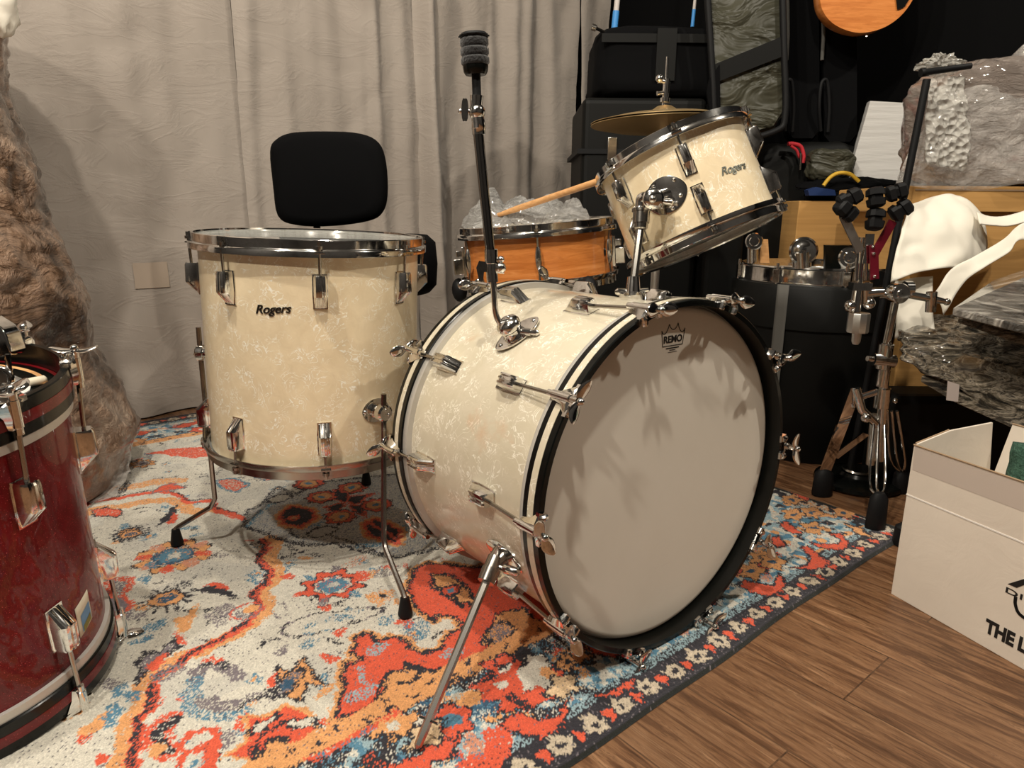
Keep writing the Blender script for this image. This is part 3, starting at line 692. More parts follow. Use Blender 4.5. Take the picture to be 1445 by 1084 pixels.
def claw_mesh():
    b = MB()
    # plate widening towards the head, bent over the hoop edge in two prongs (y to the head side, z outwards)
    b.loft([[(-.007, -.030, .001), (.007, -.030, .001), (.006, -.030, .006), (-.006, -.030, .006)], [(-.010, -.016, .001), (.010, -.016, .001), (.006, -.016, .009), (-.006, -.016, .009)], [(-.022, .001, .0005), (.022, .001, .0005), (.008, .001, .008), (-.008, .001, .008)], [(-.023, .004, .000), (.023, .004, .000), (.009, .004, .005), (-.009, .004, .005)]])
    for s in (-1, 1):
        b.loft([[(s * .008, -.002, .004), (s * .023, -.002, .002), (s * .023, .0045, .002), (s * .008, .0045, .004)], [(s * .008, -.001, -.001), (s * .023, -.001, -.001), (s * .022, .0055, -.001), (s * .009, .0055, -.001)], [(s * .009, .0005, -.010), (s * .021, .0005, -.010), (s * .020, .0045, -.011), (s * .010, .0045, -.011)]])
        b.tube([(s * .0155, .0035, .002), (s * .0155, .0055, -.003), (s * .0155, .0040, -.009)], .0048, 10)
    b.tube([(0, -.036, .0085), (0, -.028, .0085), (0, -.027, .0085), (0, .006, .0085)], [.0045, .0045, .0058, .0058], 14)
    return b.mesh('claw', M['chrome'], 35)
CLAW = claw_mesh()
def metal_hoop(b, Rr, z0, s=1, ears=(), depth=1.0):
    # triple-flanged hoop; z0 = plane of the free edge, s = +1 when the drum lies below it
    pr = [(Rr - .0065, -.004), (Rr - .006, -.0008), (Rr - .003, 0), (Rr - .0012, -.0012), (Rr - .0012, -.0145), (Rr + .0035, -.0165), (Rr + .0045, -.018), (Rr + .0045, -.0275), (Rr + .0028, -.028), (Rr + .0026, -.0190), (Rr - .0035, -.017), (Rr - .0045, -.004)]
    b.lathe([(r, z0 + s * z * depth) for r, z in pr], 96, closed=True)
    for a in ears:
        m = Matrix.Rotation(a, 4, 'Z')
        b.box(Rr - .003, Rr + .008, -.0085, .0085, z0 - s * .0195 * depth - .0012, z0 - s * .0195 * depth + .0012, m)
        b.box(Rr - .0015, Rr + .0008, -.010, .010, z0 - s * .0005, z0 - s * .0175 * depth, m)
def cylframe(Rr, ang, z, up=1):
    # place on a drum shell: x tangent, y along the axis (up or down), z outwards
    c, s = math.cos(ang), math.sin(ang); rad = Vector((c, s, 0)); y = Vector((0, 0, up)); x = y.cross(rad)
    return FR(rad * Rr + Vector((0, 0, z)), x, y, rad)
def D(a): return math.radians(a)
# ------------------------------------------------------------------ bass drum
bn = Vector((.60488921, -.79624816, .00989518)); bc = Vector((.25021779, .96732185, .27465418))
bu = Vector((0, 0, 1)).cross(bn).normalized(); bw = bn.cross(bu)
BM_ = FR(bc, bu, bw, bn); Rb = .2709; Lb = .3941; Rs = .2590; HW = .034
bass = thing('bass_drum', 'large white pearl bass drum lying on its side, grey head facing the camera', 'drum', BM_)
b = MB(); b.lathe([(Rs - .006, -Lb + .03), (Rs, -Lb + .03), (Rs, -.03), (Rs - .006, -.03)], 128, closed=True); b.build('shell', M['pearl_bass'], bass, 60)
for z0, z1, nm in ((-HW, 0, 'front'), (-Lb, -Lb + HW, 'rear')):
    b = MB(); e = .0015
    b.lathe([(Rb - .009, z0), (Rb - e, z0), (Rb, z0 + e), (Rb, z1 - e), (Rb - e, z1), (Rb - .009, z1)], 128, closed=True)
    h = b.build('hoop', M['black_lac'], bass, 40); h['label'] = 'black ' + nm + ' wooden hoop'
    b = MB(); zm = (z0 + z1) / 2; b.lathe([(Rb - .001, zm - .0058), (Rb + .0006, zm - .0058), (Rb + .0006, zm + .0058), (Rb - .001, zm + .0058)], 128, closed=True)
    b.build('hoop_inlay', M['pearl_bass'], h, 40)['label'] = 'cream inlay stripe'
    zz0, zz1 = (z0 - .009, z0 + .001) if nm == 'front' else (z1 - .001, z1 + .014)
    b = MB(); b.lathe([(Rs - .001, zz0), (Rs + .0075, zz0), (Rs + .0098, zz0 + .002), (Rs + .0098, zz1), (Rs - .001, zz1)], 128, closed=True)
    b.build('flesh_hoop', M['grey_ring'], bass, 50)['label'] = 'grey metal ring'
def head_disc(zc, s):
    b = MB(); pr = [(1e-4, zc), (.08, zc), (.16, zc), (.22, zc), (.249, zc), (.2535, zc - s * .0006), (.2575, zc - s * .003), (.2612, zc - s * .010)]
    b.lathe(pr, 128); return b
hd = head_disc(-.0225, 1).build('drum_head', M['head'], bass, 60); hd['label'] = 'smooth grey-white front head'
head_disc(-Lb + .0225, -1).build('drum_head', M['head'], bass, 60)
# printed maker's crown
d0 = ray(950, 473); pp = bc - bn * .0223; t0 = (pp - CAM).dot(bn) / d0.dot(bn); q = CAM + d0 * t0 - bc; lx, ly = q.dot(bu), q.dot(bw)
sc_ = .0205
me_ = text_mesh('REMO', .0135, M['ink'], .0002, name='REMO', bold=.0004)
for v in me_.vertices: v.co.y *= 1.05; v.co.x *= 1.12
lg = place('lettering', me_, hd, T(lx, ly - .006, -.0222)); lg['label'] = 'black REMO lettering'
b = MB()
def flat_line(b, pts, w, z0, z1, closed=False):
    P_ = [Vector((p[0], p[1], 0)) for p in pts]; n = len(P_)
    for i in range(n if closed else n - 1):
        a, c = P_[i], P_[(i + 1) % n]; d = (c - a)
        if d.length < 1e-7: continue
        d.normalize(); nn = Vector((-d.y, d.x, 0)) * w; a2 = a - d * w * .6; c2 = c + d * w * .6
        q_ = [(a2 + nn), (c2 + nn), (c2 - nn), (a2 - nn)]
        b.loft([[(p.x, p.y, z0) for p in q_], [(p.x, p.y, z1) for p in q_]])
cr = [(-.0215, -.0150), (-.0250, .0080)]
tips = [(-.0250, .0080), (-.0095, .0165), (.0095, .0165), (.0250, .0080)]
arc = []
for (x0, y0), (x1, y1) in zip(tips[:-1], tips[1:]):
    for k in range(9):
        t = k / 8; arc.append((x0 + (x1 - x0) * t, y0 + (y1 - y0) * t - .0085 * math.sin(PI * t) ** .7))
flat_line(b, [(-.0215, -.0150)] + arc + [(.0215, -.0150)], .00055, 0, .0003, True)
for k, (w_, y_) in enumerate(((.0135, -.0185), (.006, -.0215), (.0095, -.0245))): flat_line(b, [(-w_, y_), (w_, y_)], (.0008, .0005, .0003)[k], 0, .0003)
b.build('crown_logo', M['ink'], hd, 0, mx=T(lx, ly, -.0223))['label'] = 'black printed crown outline'
lug_s = .135; lug_r = .300
for k in range(10):
    a = D(36 * k)
    for side in (0, 1):
        s = -lug_s if side == 0 else -lug_r; up = 1 if side == 0 else -1
        place('lug', LUG, bass, cylframe(Rs, a, s, up))
        zf = 0 if side == 0 else -Lb
        c0 = cylframe(Rb, a, zf, up)
        cl = place('claw', CLAW, bass, c0)
        p0 = cylframe(Rs, a, s, up) @ Vector((0, .022, .0115)); p1 = c0 @ Vector((0, .014, .0085))
        rd = rod('tension_rod', p0, p1, .0029, bass, M['chrome_dull'])
        tw = [.2, 1.1, .1, -.35, .1, .5, -.2, 1.4, .3, 1.1][k] + side * .6
        place('thumb_handle', WING, rd, c0 @ T(0, .016, .0085) @ R(tw, 'Y'))
# oval plates on the shell
def oval_plate(lx, ly, r0, th=.002, seg=36, Rr=None, screws=True):
    b = MB(); secs = []
    rings = [(1.0, 0), (1.0, th * .8), (.94, th), (.5, th), (.001, th)]; vs = []
    for f_, h_ in rings:
        sec = []
        for k in range(seg):
            a = 2 * PI * k / seg; x = lx * f_ * math.cos(a); y = ly * f_ * math.sin(a) * (1 - .18 * abs(math.cos(a)) ** 3)
            if Rr: an = x / Rr; sec.append(((Rr + h_) * math.sin(an), y, (Rr + h_) * math.cos(an) - Rr))
            else: sec.append((x, y, h_))
        secs.append(sec)
    b.loft(secs, cap=False)
    if screws:
        for sx, sy in ((-.78, 0), (.78, 0)):
            x = lx * sx; an = x / (Rr or 9e9); b.ball(((Rr or 0) * math.sin(an) if Rr else x, ly * sy, ((Rr * math.cos(an) - Rr) if Rr else 0) + th), .0042, 12, 6, sc=(1, 1, .6))
    return b
def local_cyl(X, n_, c0, u_, w_):
    q = X - c0; return math.atan2(q.dot(w_), q.dot(u_)), q.dot(n_)
# spurs (one seen, one on the far side)
for px, foot in (((712, 785), G(588, 1057, .010)), (None, None)):
    if px: an, zz_ = D(-159), -.111; ft = foot
    else: an, zz_ = D(-21), -.200; ft = bc + bu * .33 - bn * .34; ft.z = .010
    fr = cylframe(Rs, an, zz_); BI = BM_.inverted()
    ob = oval_plate(.026, .042, 0, Rr=Rs).build('spur_plate', M['chrome'], bass, 40, mx=fr)
    base = BM_ @ (fr @ Vector((0, 0, .022)))
    d = (ft - base).normalized(); top = base - d * .012
    b = MB(); b.tube([BM_ @ (fr @ Vector((0, 0, 0))), base], [.012, .010], 14)
    b.tube([top - d * .014, top, top, base + d * .006, base + d * .006, base + d * .026], [.008, .011, .012, .012, .0135, .0125], 18)
    sp = b.build('spur_socket', M['chrome_dull'], bass, 40, mx=BI)
    b = MB(); x = d.cross(Vector((0, 0, 1))).normalized(); b.tube([base - x * .004, base - x * .016, base - x * .02, base - x * .040, base - x * .044], [.004, .004, .0068, .0062, .002], 12); b.build('wing_screw', M['chrome'], sp, 50)
    b = MB(); b.tube([base, ft - d * .018, ft - d * .004, ft], [.0058, .0058, .0052, .0022], 6)
    lg_ = b.build('spur_leg', M['chrome_dull'], bass, 25, mx=BI)
    b = MB(); c_ = ft - d * .035; b.tube([c_ - x * .014, c_ + x * .014], .0018, 8); b.build('cross_pin', M['chrome'], lg_)
# ------------------------------------------------------------------ cymbal arm clamped to the bass drum
an, zz_ = D(126.9), -.198; fr = BM_ @ cylframe(Rs, an, zz_)
cyb = fr @ Vector((0, 0, .002)); Yc = (fr @ Vector((0, 0, .03))).y
ca = thing('cymbal_arm', 'tall black and chrome L-shaped cymbal arm standing on the bass drum shell', 'cymbal arm', T(*cyb)); CI = T(*cyb).inverted()
_o = fr.translation; _x = (cyl_hit(762, 453, bc, bn, Rs) - cyl_hit(703, 497, bc, bn, Rs)); _z = (fr.to_3x3() @ Vector((0, 0, 1))); _x = (_x - _z * _x.dot(_z)).normalized(); _m = (cyl_hit(762, 453, bc, bn, Rs) + cyl_hit(703, 497, bc, bn, Rs)) / 2; frp = CI @ FR(_m + _z * .003, _x, _z.cross(_x), _z)
oval_plate(.040, .024, 0, .002).build('base_plate', M['chrome'], ca, 40, mx=frp @ T(0, 0, .0025))
bo = fr @ Vector((0, 0, .028)); nrm = (fr @ Vector((0, 0, 1)) - fr @ Vector((0, 0, 0)))
b = MB(); m_ = FZ(fr @ Vector((0, 0, .002)), nrm)
b.lathe([(.001, 0), (.017, 0), (.018, .004), (.0155, .008), (.0155, .014), (.0185, .017), (.019, .024), (.016, .029), (.009, .033), (.001, .034)], 32, m_)
b.ball((.006, .004, .034), .0035, 10, 6, m_); b.ball((-.008, -.004, .032), .003, 10, 6, m_)
b.build('ball_socket', M['chrome'], ca, 35, mx=CI)
b = MB(); e0 = A(737, 468, Yc - .005); e1 = A(761, 470, Yc - .02); b.tube([e0, e0.lerp(e1, .55), e0.lerp(e1, .56), e0.lerp(e1, .9), e1], [.006, .006, .0046, .0046, .0016], 14); b.build('wing_screw', M['chrome'], ca, 40, mx=CI)
P0 = A(718, 462, Yc); path = [P0, A(709, 459, Yc), A(703, 452, Yc), A(699.5, 441, Yc), A(698, 425, Yc), A(695, 380, Yc), A(692, 350, Yc)]
b = MB(); b.tube(bez(path, 5), .0047, 14); b.tube([A(722, 463, Yc), P0], .007, 12); b.build('lower_rod', M['chrome'], ca, 50, mx=CI)
def pxr(px_, Y): return px_ * Y / F * 1.02
b = MB(); b.tube([A(695, 398, Yc), A(693.5, 372, Yc), A(693.5, 371, Yc), A(693, 352, Yc)], [.0085, .0085, .0098, .0098], 20)
cl_ = b.build('clamp', M['chrome'], ca, 40, mx=CI)
b = MB(); b.ball(A(706, 378, Yc), .0085, 14, 8); b.ball(A(707, 366, Yc), .005, 12, 8); b.tube([A(697, 380, Yc), A(712, 383, Yc)], .004, 10)
b.loft([[A(x, y, Yc + dy) for x, y in ((688, 370), (676, 368), (672, 378), (676, 397), (682, 397), (683, 384), (688, 384))] for dy in (-.006, .004)]); b.build('wing_screw', M['chrome'], cl_, 40)
b = MB(); b.tube([A(693, 366, Yc), A(676, 200, Yc), A(673.5, 172, Yc)], .0073, 20); b.build('upper_tube', M['black_lac'] if 0 else mat('dark_chrome', (.34, .33, .32), .1, 1), ca, 60, mx=CI)
b = MB(); b.tube([A(676, 190, Yc), A(675.6, 182, Yc), A(675.6, 181, Yc), A(674, 166, Yc)], [.0095, .0095, .0105, .0088], 20); b.ball(A(673, 158, Yc), .0115, 18, 10); b.tube([A(672, 153, Yc), A(672.5, 135, Yc)], [.008, .0095], 18)
tl = b.build('tilter', M['chrome'], ca, 50, mx=CI)
b = MB(); b.tube([A(670, 158, Yc), A(657, 157, Yc)], .004, 12)
b.loft([[A(656 + 5 * math.cos(a) * (1), 155 + 21 * math.sin(a) * (1 - .25 * abs(math.sin(a)) ** 6), Yc + dy) for a in [k * PI / 10 for k in range(20)]] for dy in (-.006, .006)]); b.ball(A(650, 157, Yc), .004)
b.build('wing_nut', M['chrome'], tl, 40, mx=None)
b = MB(); b.tube([A(673, 140, Yc), A(671.5, 100, Yc)], .0062, 14); b.build('cymbal_post', M['rubber'], ca, 60, mx=CI)
b = MB(); m_ = FZ(A(671.5, 106, Yc), A(668.5, 47, Yc) - A(671.5, 106, Yc)); Ht = (A(668.5, 47, Yc) - A(671.5, 106, Yc)).length
b.lathe([(.001, 0), (.014, 0), (.0165, .004), (.0175, .010), (.0175, .012)], 30, m_); b.build('felt_cup', M['black_lac'], ca, 40, mx=CI)
b = MB(); pr = [(.001, .012)]
for k in range(3): z_ = .012 + k * .0115; pr += [(.0175, z_ + .0005), (.0195, z_ + .003), (.0195, z_ + .009), (.0172, z_ + .0112)]
pr += [(.001, .047)]; b.lathe(pr, 30, m_); b.build('felt_washers', M['felt'], ca, 40, mx=CI)
b = MB(); b.lathe([(.001, .046), (.0165, .046), (.019, .048), (.0195, Ht - .003), (.017, Ht), (.001, Ht)], 30, m_)
for k in range(12): a = k * PI / 6; b.box(.0185, .0210, -.002, .002, .048, Ht - .003, m_ @ R(a, 'Z'))
b.build('wing_cap', M['rubber'], ca, 40, mx=CI)
# ------------------------------------------------------------------ floor tom
fa = Vector((.0317, -.0118, 1)).normalized(); fx = (Vector((1, 0, 0)) - fa * fa.x).normalized(); fy = fa.cross(fx)
fc = Vector((-.3764, 1.3189, .6209)); FM = FR(fc, fx, fy, fa); FI = FM.inverted(); Rf = .2075; Rfs = .1965; Lf = .4096
ftm = thing('floor_tom', 'tall cream pearl floor tom on three chrome legs, left of the bass drum', 'drum', FM)
b = MB(); b.lathe([(Rfs - .006, -.016), (Rfs, -.016), (Rfs, -Lf + .016), (Rfs - .006, -Lf + .016)], 128, closed=True); b.build('shell', M['pearl'], ftm, 60)
angs = [D(-71 + 45 * k) for k in range(8)]
for z0, s in ((0, 1), (-Lf, -1)):
    b = MB(); metal_hoop(b, Rf, z0, s, angs); b.build('hoop', M['chrome'] if s > 0 else M['chrome_dull'], ftm, 40)
    b = MB(); b.lathe([(1e-4, z0 - s * .009), (Rf - .014, z0 - s * .009), (Rf - .0085, z0 - s * .012), (Rf - .006, z0 - s * .02)], 96); b.build('drum_head', M['head_clear'], ftm, 60)
    for a in angs:
        zl = z0 - s * .082 if s > 0 else z0 + .072
        c0 = cylframe(Rfs, a, zl, s); place('lug', LUG, ftm, c0)
        p0 = c0 @ Vector((0, .022, .0115)); p1 = Vector((math.cos(a) * (Rf + .003), math.sin(a) * (Rf + .003), z0 - s * .010)); rod('tension_rod', p0, p1, .0026, ftm, M['chrome_dull'], head=.008)
bt = text_mesh('Rogers', .0235, M['ink'], .0009, .35, 'badge', .0003, .95)
for v in bt.vertices: v.co.x *= .93; v.co.y *= .86
bt2 = bt.copy()
BADGE = mat('badge_metal', (.10, .10, .095), .3, 1)
wrap_to_cyl(bt, Rfs); bt.materials.clear(); bt.materials.append(BADGE)
place('name_badge', bt, ftm, cylframe(Rfs + .0006, D(-93.6), -.114) @ R(D(4), 'Z'))['label'] = 'dark script name badge'
def ft_leg(ang, zb, foot, knee=None, toph=.12, vis=True):
    c0 = cylframe(Rfs, ang, zb); br = oval_plate(.028, .022, 0, Rr=Rfs); br = br.build('leg_bracket', M['chrome'], ftm, 40, mx=c0)
    b = MB(); b.lathe([(.001, 0), (.014, 0), (.0145, .010), (.011, .012), (.011, .015), (.0155, .017), (.0155, .028), (.012, .031), (.001, .031)], 26); b.ball((.006, -.002, .031), .0036); b.ball((.0, .008, .03), .003)
    b.build('leg_clamp', M['chrome'], br, 35)
    P_ = FM @ (c0 @ Vector((.0, 0, .024))); up_ = P_ + fa * toph; kn = knee if knee else Vector((P_.x, P_.y, .13)); ft2 = foot + Vector((0, 0, .035))
    low = ft2 - (ft2 - kn).normalized() * 0
    b = MB(); pts = [up_, P_, kn + (P_ - kn).normalized() * .012, kn + (ft2 - kn).normalized() * .012, ft2 + Vector((0, 0, .02)) * 0 + (kn - ft2).normalized() * .008, ft2, foot + Vector((0, 0, .012))]
    b.tube(pts, .0050, 8); lg_ = b.build('leg', M['chrome_dull'], ftm, 30, mx=FI)
    b = MB(); b.tube([foot + Vector((0, 0, .034)), foot + Vector((0, 0, .004)), foot + Vector((0, 0, .0005))], [.0075, .0125, .0115], 16); b.build('rubber_foot', M['rubber'], lg_, 40)
f1 = G(572, 866, .009); k1 = A(541.5, 768, 1.128); f1.z = .005
ft_leg(D(-43.4), -.298, f1, k1, .035)
f2 = G(250, 766, .009); k2 = A(304, 712, 1.285); f2.z = .005
ft_leg(D(-178), -.235, f2, k2, .05)
f3 = G(517, 681, .009); f3.z = .005; k3 = f3 + Vector((-.03, -.06, .10))
ft_leg(D(78), -.235, f3, k3, .05)
# ------------------------------------------------------------------ rack tom and its holder
ta_ = Vector((-.3748351, .22752501, .89873857)); tu = Vector((-.51888907, -.85484158, 0)); tv = Vector((.7682791, -.46634562, .43848487)); tc = Vector((.27282089, 1.2973181, .7763466))
TM = FR(tc, tu, tv, ta_); TI = TM.inverted(); Rt = .1380; Rts = .1285; Lt = .1885
tom = thing('rack_tom', 'small cream pearl tom tilted above the bass drum', 'drum', TM)
b = MB(); b.lathe([(Rts - .005, -.014), (Rts, -.014), (Rts, -Lt + .014), (Rts - .005, -Lt + .014)], 112, closed=True); b.build('shell', M['pearl'], tom, 60)
tangs = [D(24 + 60 * k + (8 if k == 5 else 0) + (12 if k == 1 else 0)) for k in range(6)]
for z0, s in ((0, 1), (-Lt, -1)):
    b = MB(); metal_hoop(b, Rt, z0, s, tangs, .8); b.build('hoop', M['chrome'], tom, 40)
    b = MB(); b.lathe([(1e-4, z0 - s * .007), (Rt - .012, z0 - s * .007), (Rt - .0085, z0 - s * .01), (Rt - .006, z0 - s * .018)], 96); b.build('drum_head', M['head_clear'] if s < 0 else M['head'], tom, 60)
    for a in tangs:
        zl = z0 - s * .060; c0 = cylframe(Rts, a, zl, s) @ Matrix.Scale(.86, 4); place('lug', LUG, tom, c0)
        p0 = c0 @ Vector((0, .022, .0115)); p1 = Vector((math.cos(a) * (Rt + .0025), math.sin(a) * (Rt + .0025), z0 - s * .006)); rod('tension_rod', p0, p1, .0022, tom, M['chrome_dull'], head=.006)
for v in bt2.vertices: v.co *= .88
bt2.materials.clear(); bt2.materials.append(mat('badge_silver', (.3, .31, .27), .35, 1)); wrap_to_cyl(bt2, Rts)
place('name_badge', bt2, tom, cylframe(Rts + .0005, D(55), -.099))['label'] = 'dark script name badge'
pl = oval_plate(.036, .030, 0, Rr=Rts, screws=False); 
for sx, sy in ((.6, .55), (-.35, .72), (.1, -.8), (.62, -.35)): pl.ball((.036 * sx, .030 * sy, .0005 - .0008 * abs(sx)), .0038, 10, 6)
pl = pl.build('mount_plate', M['chrome'], tom, 40, mx=cylframe(Rts, D(2), -.098))
# holder: receiver on the shell, rod, collar and ball; rests on the bass drum
rb = Vector((.192, 1.107, .534))
Yh = 1.112; th = thing('tom_holder', 'chrome rod and ball clamp holding the small tom over the bass drum', 'drum mount', T(*rb)); HI = T(*rb).inverted()
b = MB(); b.tube([rb + Vector((0, 0, -.006)), rb + Vector((0, 0, .004)), rb + Vector((.0, 0, .006)), A(894, 391, Yh)], [.022, .022, .012, .0095], 20); b.build('receiver', M['chrome'], th, 40, mx=HI)
b = MB(); b.tube([A(886, 411, Yh), A(872, 412, Yh), A(868, 412, Yh)], [.004, .0062, .003], 12); b.tube([A(902, 411, Yh), A(915, 409, Yh)], [.004, .003], 12); b.build('wing_screw', M['chrome'], th, 40, mx=HI)
jt = A(904, 322, 1.135)
b = MB(); b.tube([A(894, 400, Yh), jt], .0048 if 0 else .0062, 8); b.build('rod', M['chrome_dull'], th, 25, mx=HI)
b = MB(); up_ = (A(905.5, 292, 1.142) - jt).normalized(); b.tube([jt - up_ * .002, jt, jt + up_ * .008, jt + up_ * .0081, jt + up_ * .026, jt + up_ * .0261, jt + up_ * .030, jt + up_ * .033], [.009, .011, .0115, .0135, .0135, .0155, .0155, .013], 24); b.build('collar', M['chrome_dull'], th, 30, mx=HI)
b = MB(); pe = A(906, 286, 1.142); pb = A(921, 281, 1.128); ps = TM @ (cylframe(Rts, D(2), -.098) @ Vector((0, 0, .001)))
b.tube(bez([jt + up_ * .030, pe, A(908, 280, 1.14), pb], 4), .0105, 18); b.lathe([(.001, -.004), (.0145, -.004), (.0165, .002), (.0165, .012), (.013, .016), (.006, .018), (.001, .018)], 28, FZ(pb, (Vector((-.12, -1, .05))))); b.tube([pb, ps], .012, 16); b.ball(A(921, 281, 1.108), .006)
b.build('ball_clamp', M['chrome'], th, 40, mx=HI)
b = MB(); w0 = A(930, 283, 1.125); w1 = A(950, 286, 1.12); b.tube([w0, w0.lerp(w1, .3), w0.lerp(w1, .5), w0.lerp(w1, .9), w1], [.005, .0035, .005, .0055, .002], 12); b.build('wing_screw', M['chrome'], th, 40, mx=HI)
# ------------------------------------------------------------------ orange snare drum, its stand, stick and bag
sc0 = A(757, 313, 1.72); sa_ = Vector((-.085, -.01, 1)).normalized(); sx_ = (Vector((1, 0, 0)) - sa_ * sa_.x).normalized(); SM = FR(sc0, sx_, sa_.cross(sx_), sa_); Rr_ = .190; Rss = .1785; Ls = .150
sn = thing('snare_drum', 'shallow orange maple snare drum behind the bass drum, left of the small tom', 'drum', SM)
b = MB(); b.lathe([(Rss - .006, -.016), (Rss, -.016), (Rss, -Ls + .014), (Rss - .006, -Ls + .014)], 112, closed=True); b.build('shell', M['maple'], sn, 60)
sangs = [D(-92 + 60 * k) for k in range(6)]
for z0, s in ((0, 1), (-Ls, -1)):
    b = MB(); metal_hoop(b, Rr_, z0, s, sangs); b.build('hoop', M['chrome'], sn, 40)
    b = MB(); b.lathe([(1e-4, z0 - s * .010), (Rr_ - .012, z0 - s * .010), (Rr_ - .007, z0 - s * .02)], 96); b.build('drum_head', M['head'], sn, 60)
    for a in sangs: rod('tension_rod', cylframe(Rss, a, -Ls / 2, s) @ Vector((0, .02, .008)), (math.cos(a) * (Rr_ + .0025), math.sin(a) * (Rr_ + .0025), z0 - s * .010), .0025, sn, M['chrome_dull'], head=.008)
for a in sangs: place('lug', TLUG, sn, cylframe(Rss, a, -Ls / 2))
for a, nm in ((D(-176), 'strainer'), (D(-9), 'butt_plate')):
    b = MB(); b.box(-.016, .016, -.042, .030, -.002, .008); b.box(-.012, .012, -.036, .002, .006, .030); b.box(-.014, .014, .006, .022, .006, .022); b.build(nm, M['chrome'], sn, 30, bevel=.002, mx=cylframe(Rss, a, -Ls / 2))
b = MB(); b.lathe([(.001, .0012), (.010, .0012), (.0115, 0)], 24); b.build('round_badge', BADGE, sn, 30, mx=cylframe(Rss, D(-31), -Ls / 2 - .002) @ Matrix.Scale(1.1, 4))
gx, gy = sc0.x, sc0.y; sb = sc0 - sa_ * Ls
st = thing('snare_stand', 'black and chrome snare stand under the orange snare drum', 'stand', T(gx, gy, 0)); SI = T(gx, gy, 0).inverted()
b = MB(); b.tube([(gx, gy, .06), (gx, gy, .36)], .012, 14); b.tube([(gx, gy, .28), (gx, gy, sb.z - .05)], .009, 14); b.build('column', M['chrome_dull'], st, 50, mx=SI)
for k in range(3):
    a = D(-60 + 120 * k); e = Vector((math.cos(a), math.sin(a), 0)); c_ = Vector((gx, gy, 0))
    p = sb + (e - sa_ * e.dot(sa_)) * (Rr_ + .012)
    b = MB(); b.tube([c_ + Vector((0, 0, sb.z - .06)), p - Vector((0, 0, .02))], .006, 8); ar = b.build('basket_arm', M['chrome_dull'], st, 50, mx=SI)
    b = MB(); fr_ = FZ(p, sa_); b.ball((0, 0, .0), .02, 10, 7, fr_, sc=(1, 1, 1.5)); b.build('rubber_grip', M['rubber'], ar, 40)
    b = MB(); b.tube([c_ + Vector((0, 0, .22)), c_ + e * .23 + Vector((0, 0, .015))], .006, 8); lg_ = b.build('leg', M['chrome_dull'], st, 50, mx=SI)
    b = MB(); b.ball(c_ + e * .23 + Vector((0, 0, .020)), .013, 10, 8); b.build('rubber_foot', M['rubber'], lg_)
b = MB(); s0 = A(690, 308, 1.66); s1 = A(862, 250, 1.50); dd = s1 - s0; Ls_ = dd.length
b.tube([s0, s0 + dd * .012, s0 + dd * .03, s0 + dd * .05, s0 + dd * .25, s0 + dd * .96, s1 - dd * .01, s1], [.002, .005, .005, .0042, .0070, .0072, .0068, .004], 16)
tag(b.build('drumstick', M['stick'], None, 60), 'pale wooden drumstick leaning over the orange snare drum', 'drumstick')
def crumple(name, center, size, m, label, cat, seed=1, nu_=60, nv_=40, amp=.4, fr_=3.0, flat=0, group=None, mx=None, power=1):
    b = MB()
    def fn(s, t):
        a = 2 * PI * s; p = PI * t; x, y, z = math.sin(p) * math.cos(a), math.sin(p) * math.sin(a), -math.cos(p)
        if power != 1:
            x, y, z = [math.copysign(abs(q_) ** power, q_) for q_ in (x, y, z)]
        v = Vector((x, y, z)); n_ = noise.noise(v * fr_ + Vector((seed * 7, seed, 0))) * amp + abs(noise.noise(v * fr_ * 2.3 + Vector((seed, 0, 3)))) * amp * .8
        n_ += abs(noise.noise(v * fr_ * 5 + Vector((seed, 0, 3)))) * amp * .35
        k = 1 + n_ - amp * .3; z2 = v.z * k
        if flat and z2 < -flat: z2 = -flat
        return Vector((v.x * k * size[0], v.y * k * size[1], z2 * size[2]))
    b.grid(fn, nu_, nv_, wrap=True)
    return tag(b.build(name, m, None, 60, mx=(mx or T(*center))), label, cat, group)
bgc = sc0 + Vector((-.01, -.02, .012))
b = MB()
def bagf(s, t):
    x = -.155 + .25 * s + .03 * math.sin(t * 9); y = -.10 + .22 * t; e = min(s, 1 - s, t, 1 - t) * 4
    h = .062 * min(1, e) ** .6 * (.75 + .9 * noise.noise((s * 5, t * 5, 3))) + .02 * abs(noise.noise((s * 14, t * 14, 1)))
    return sc0 + sx_ * x + sa_.cross(sx_) * y + sa_ * (h - .006 + .0)
b.grid(bagf, 70, 50)
tag(b.build('plastic_bag', mat('milky_plastic', rough=.2, coat=.6, build=plasticm((.62, .6, .57), 1, .55, .95, 30)), None, 60), 'crumpled clear plastic bag lying on top of the orange snare drum', 'plastic bag')
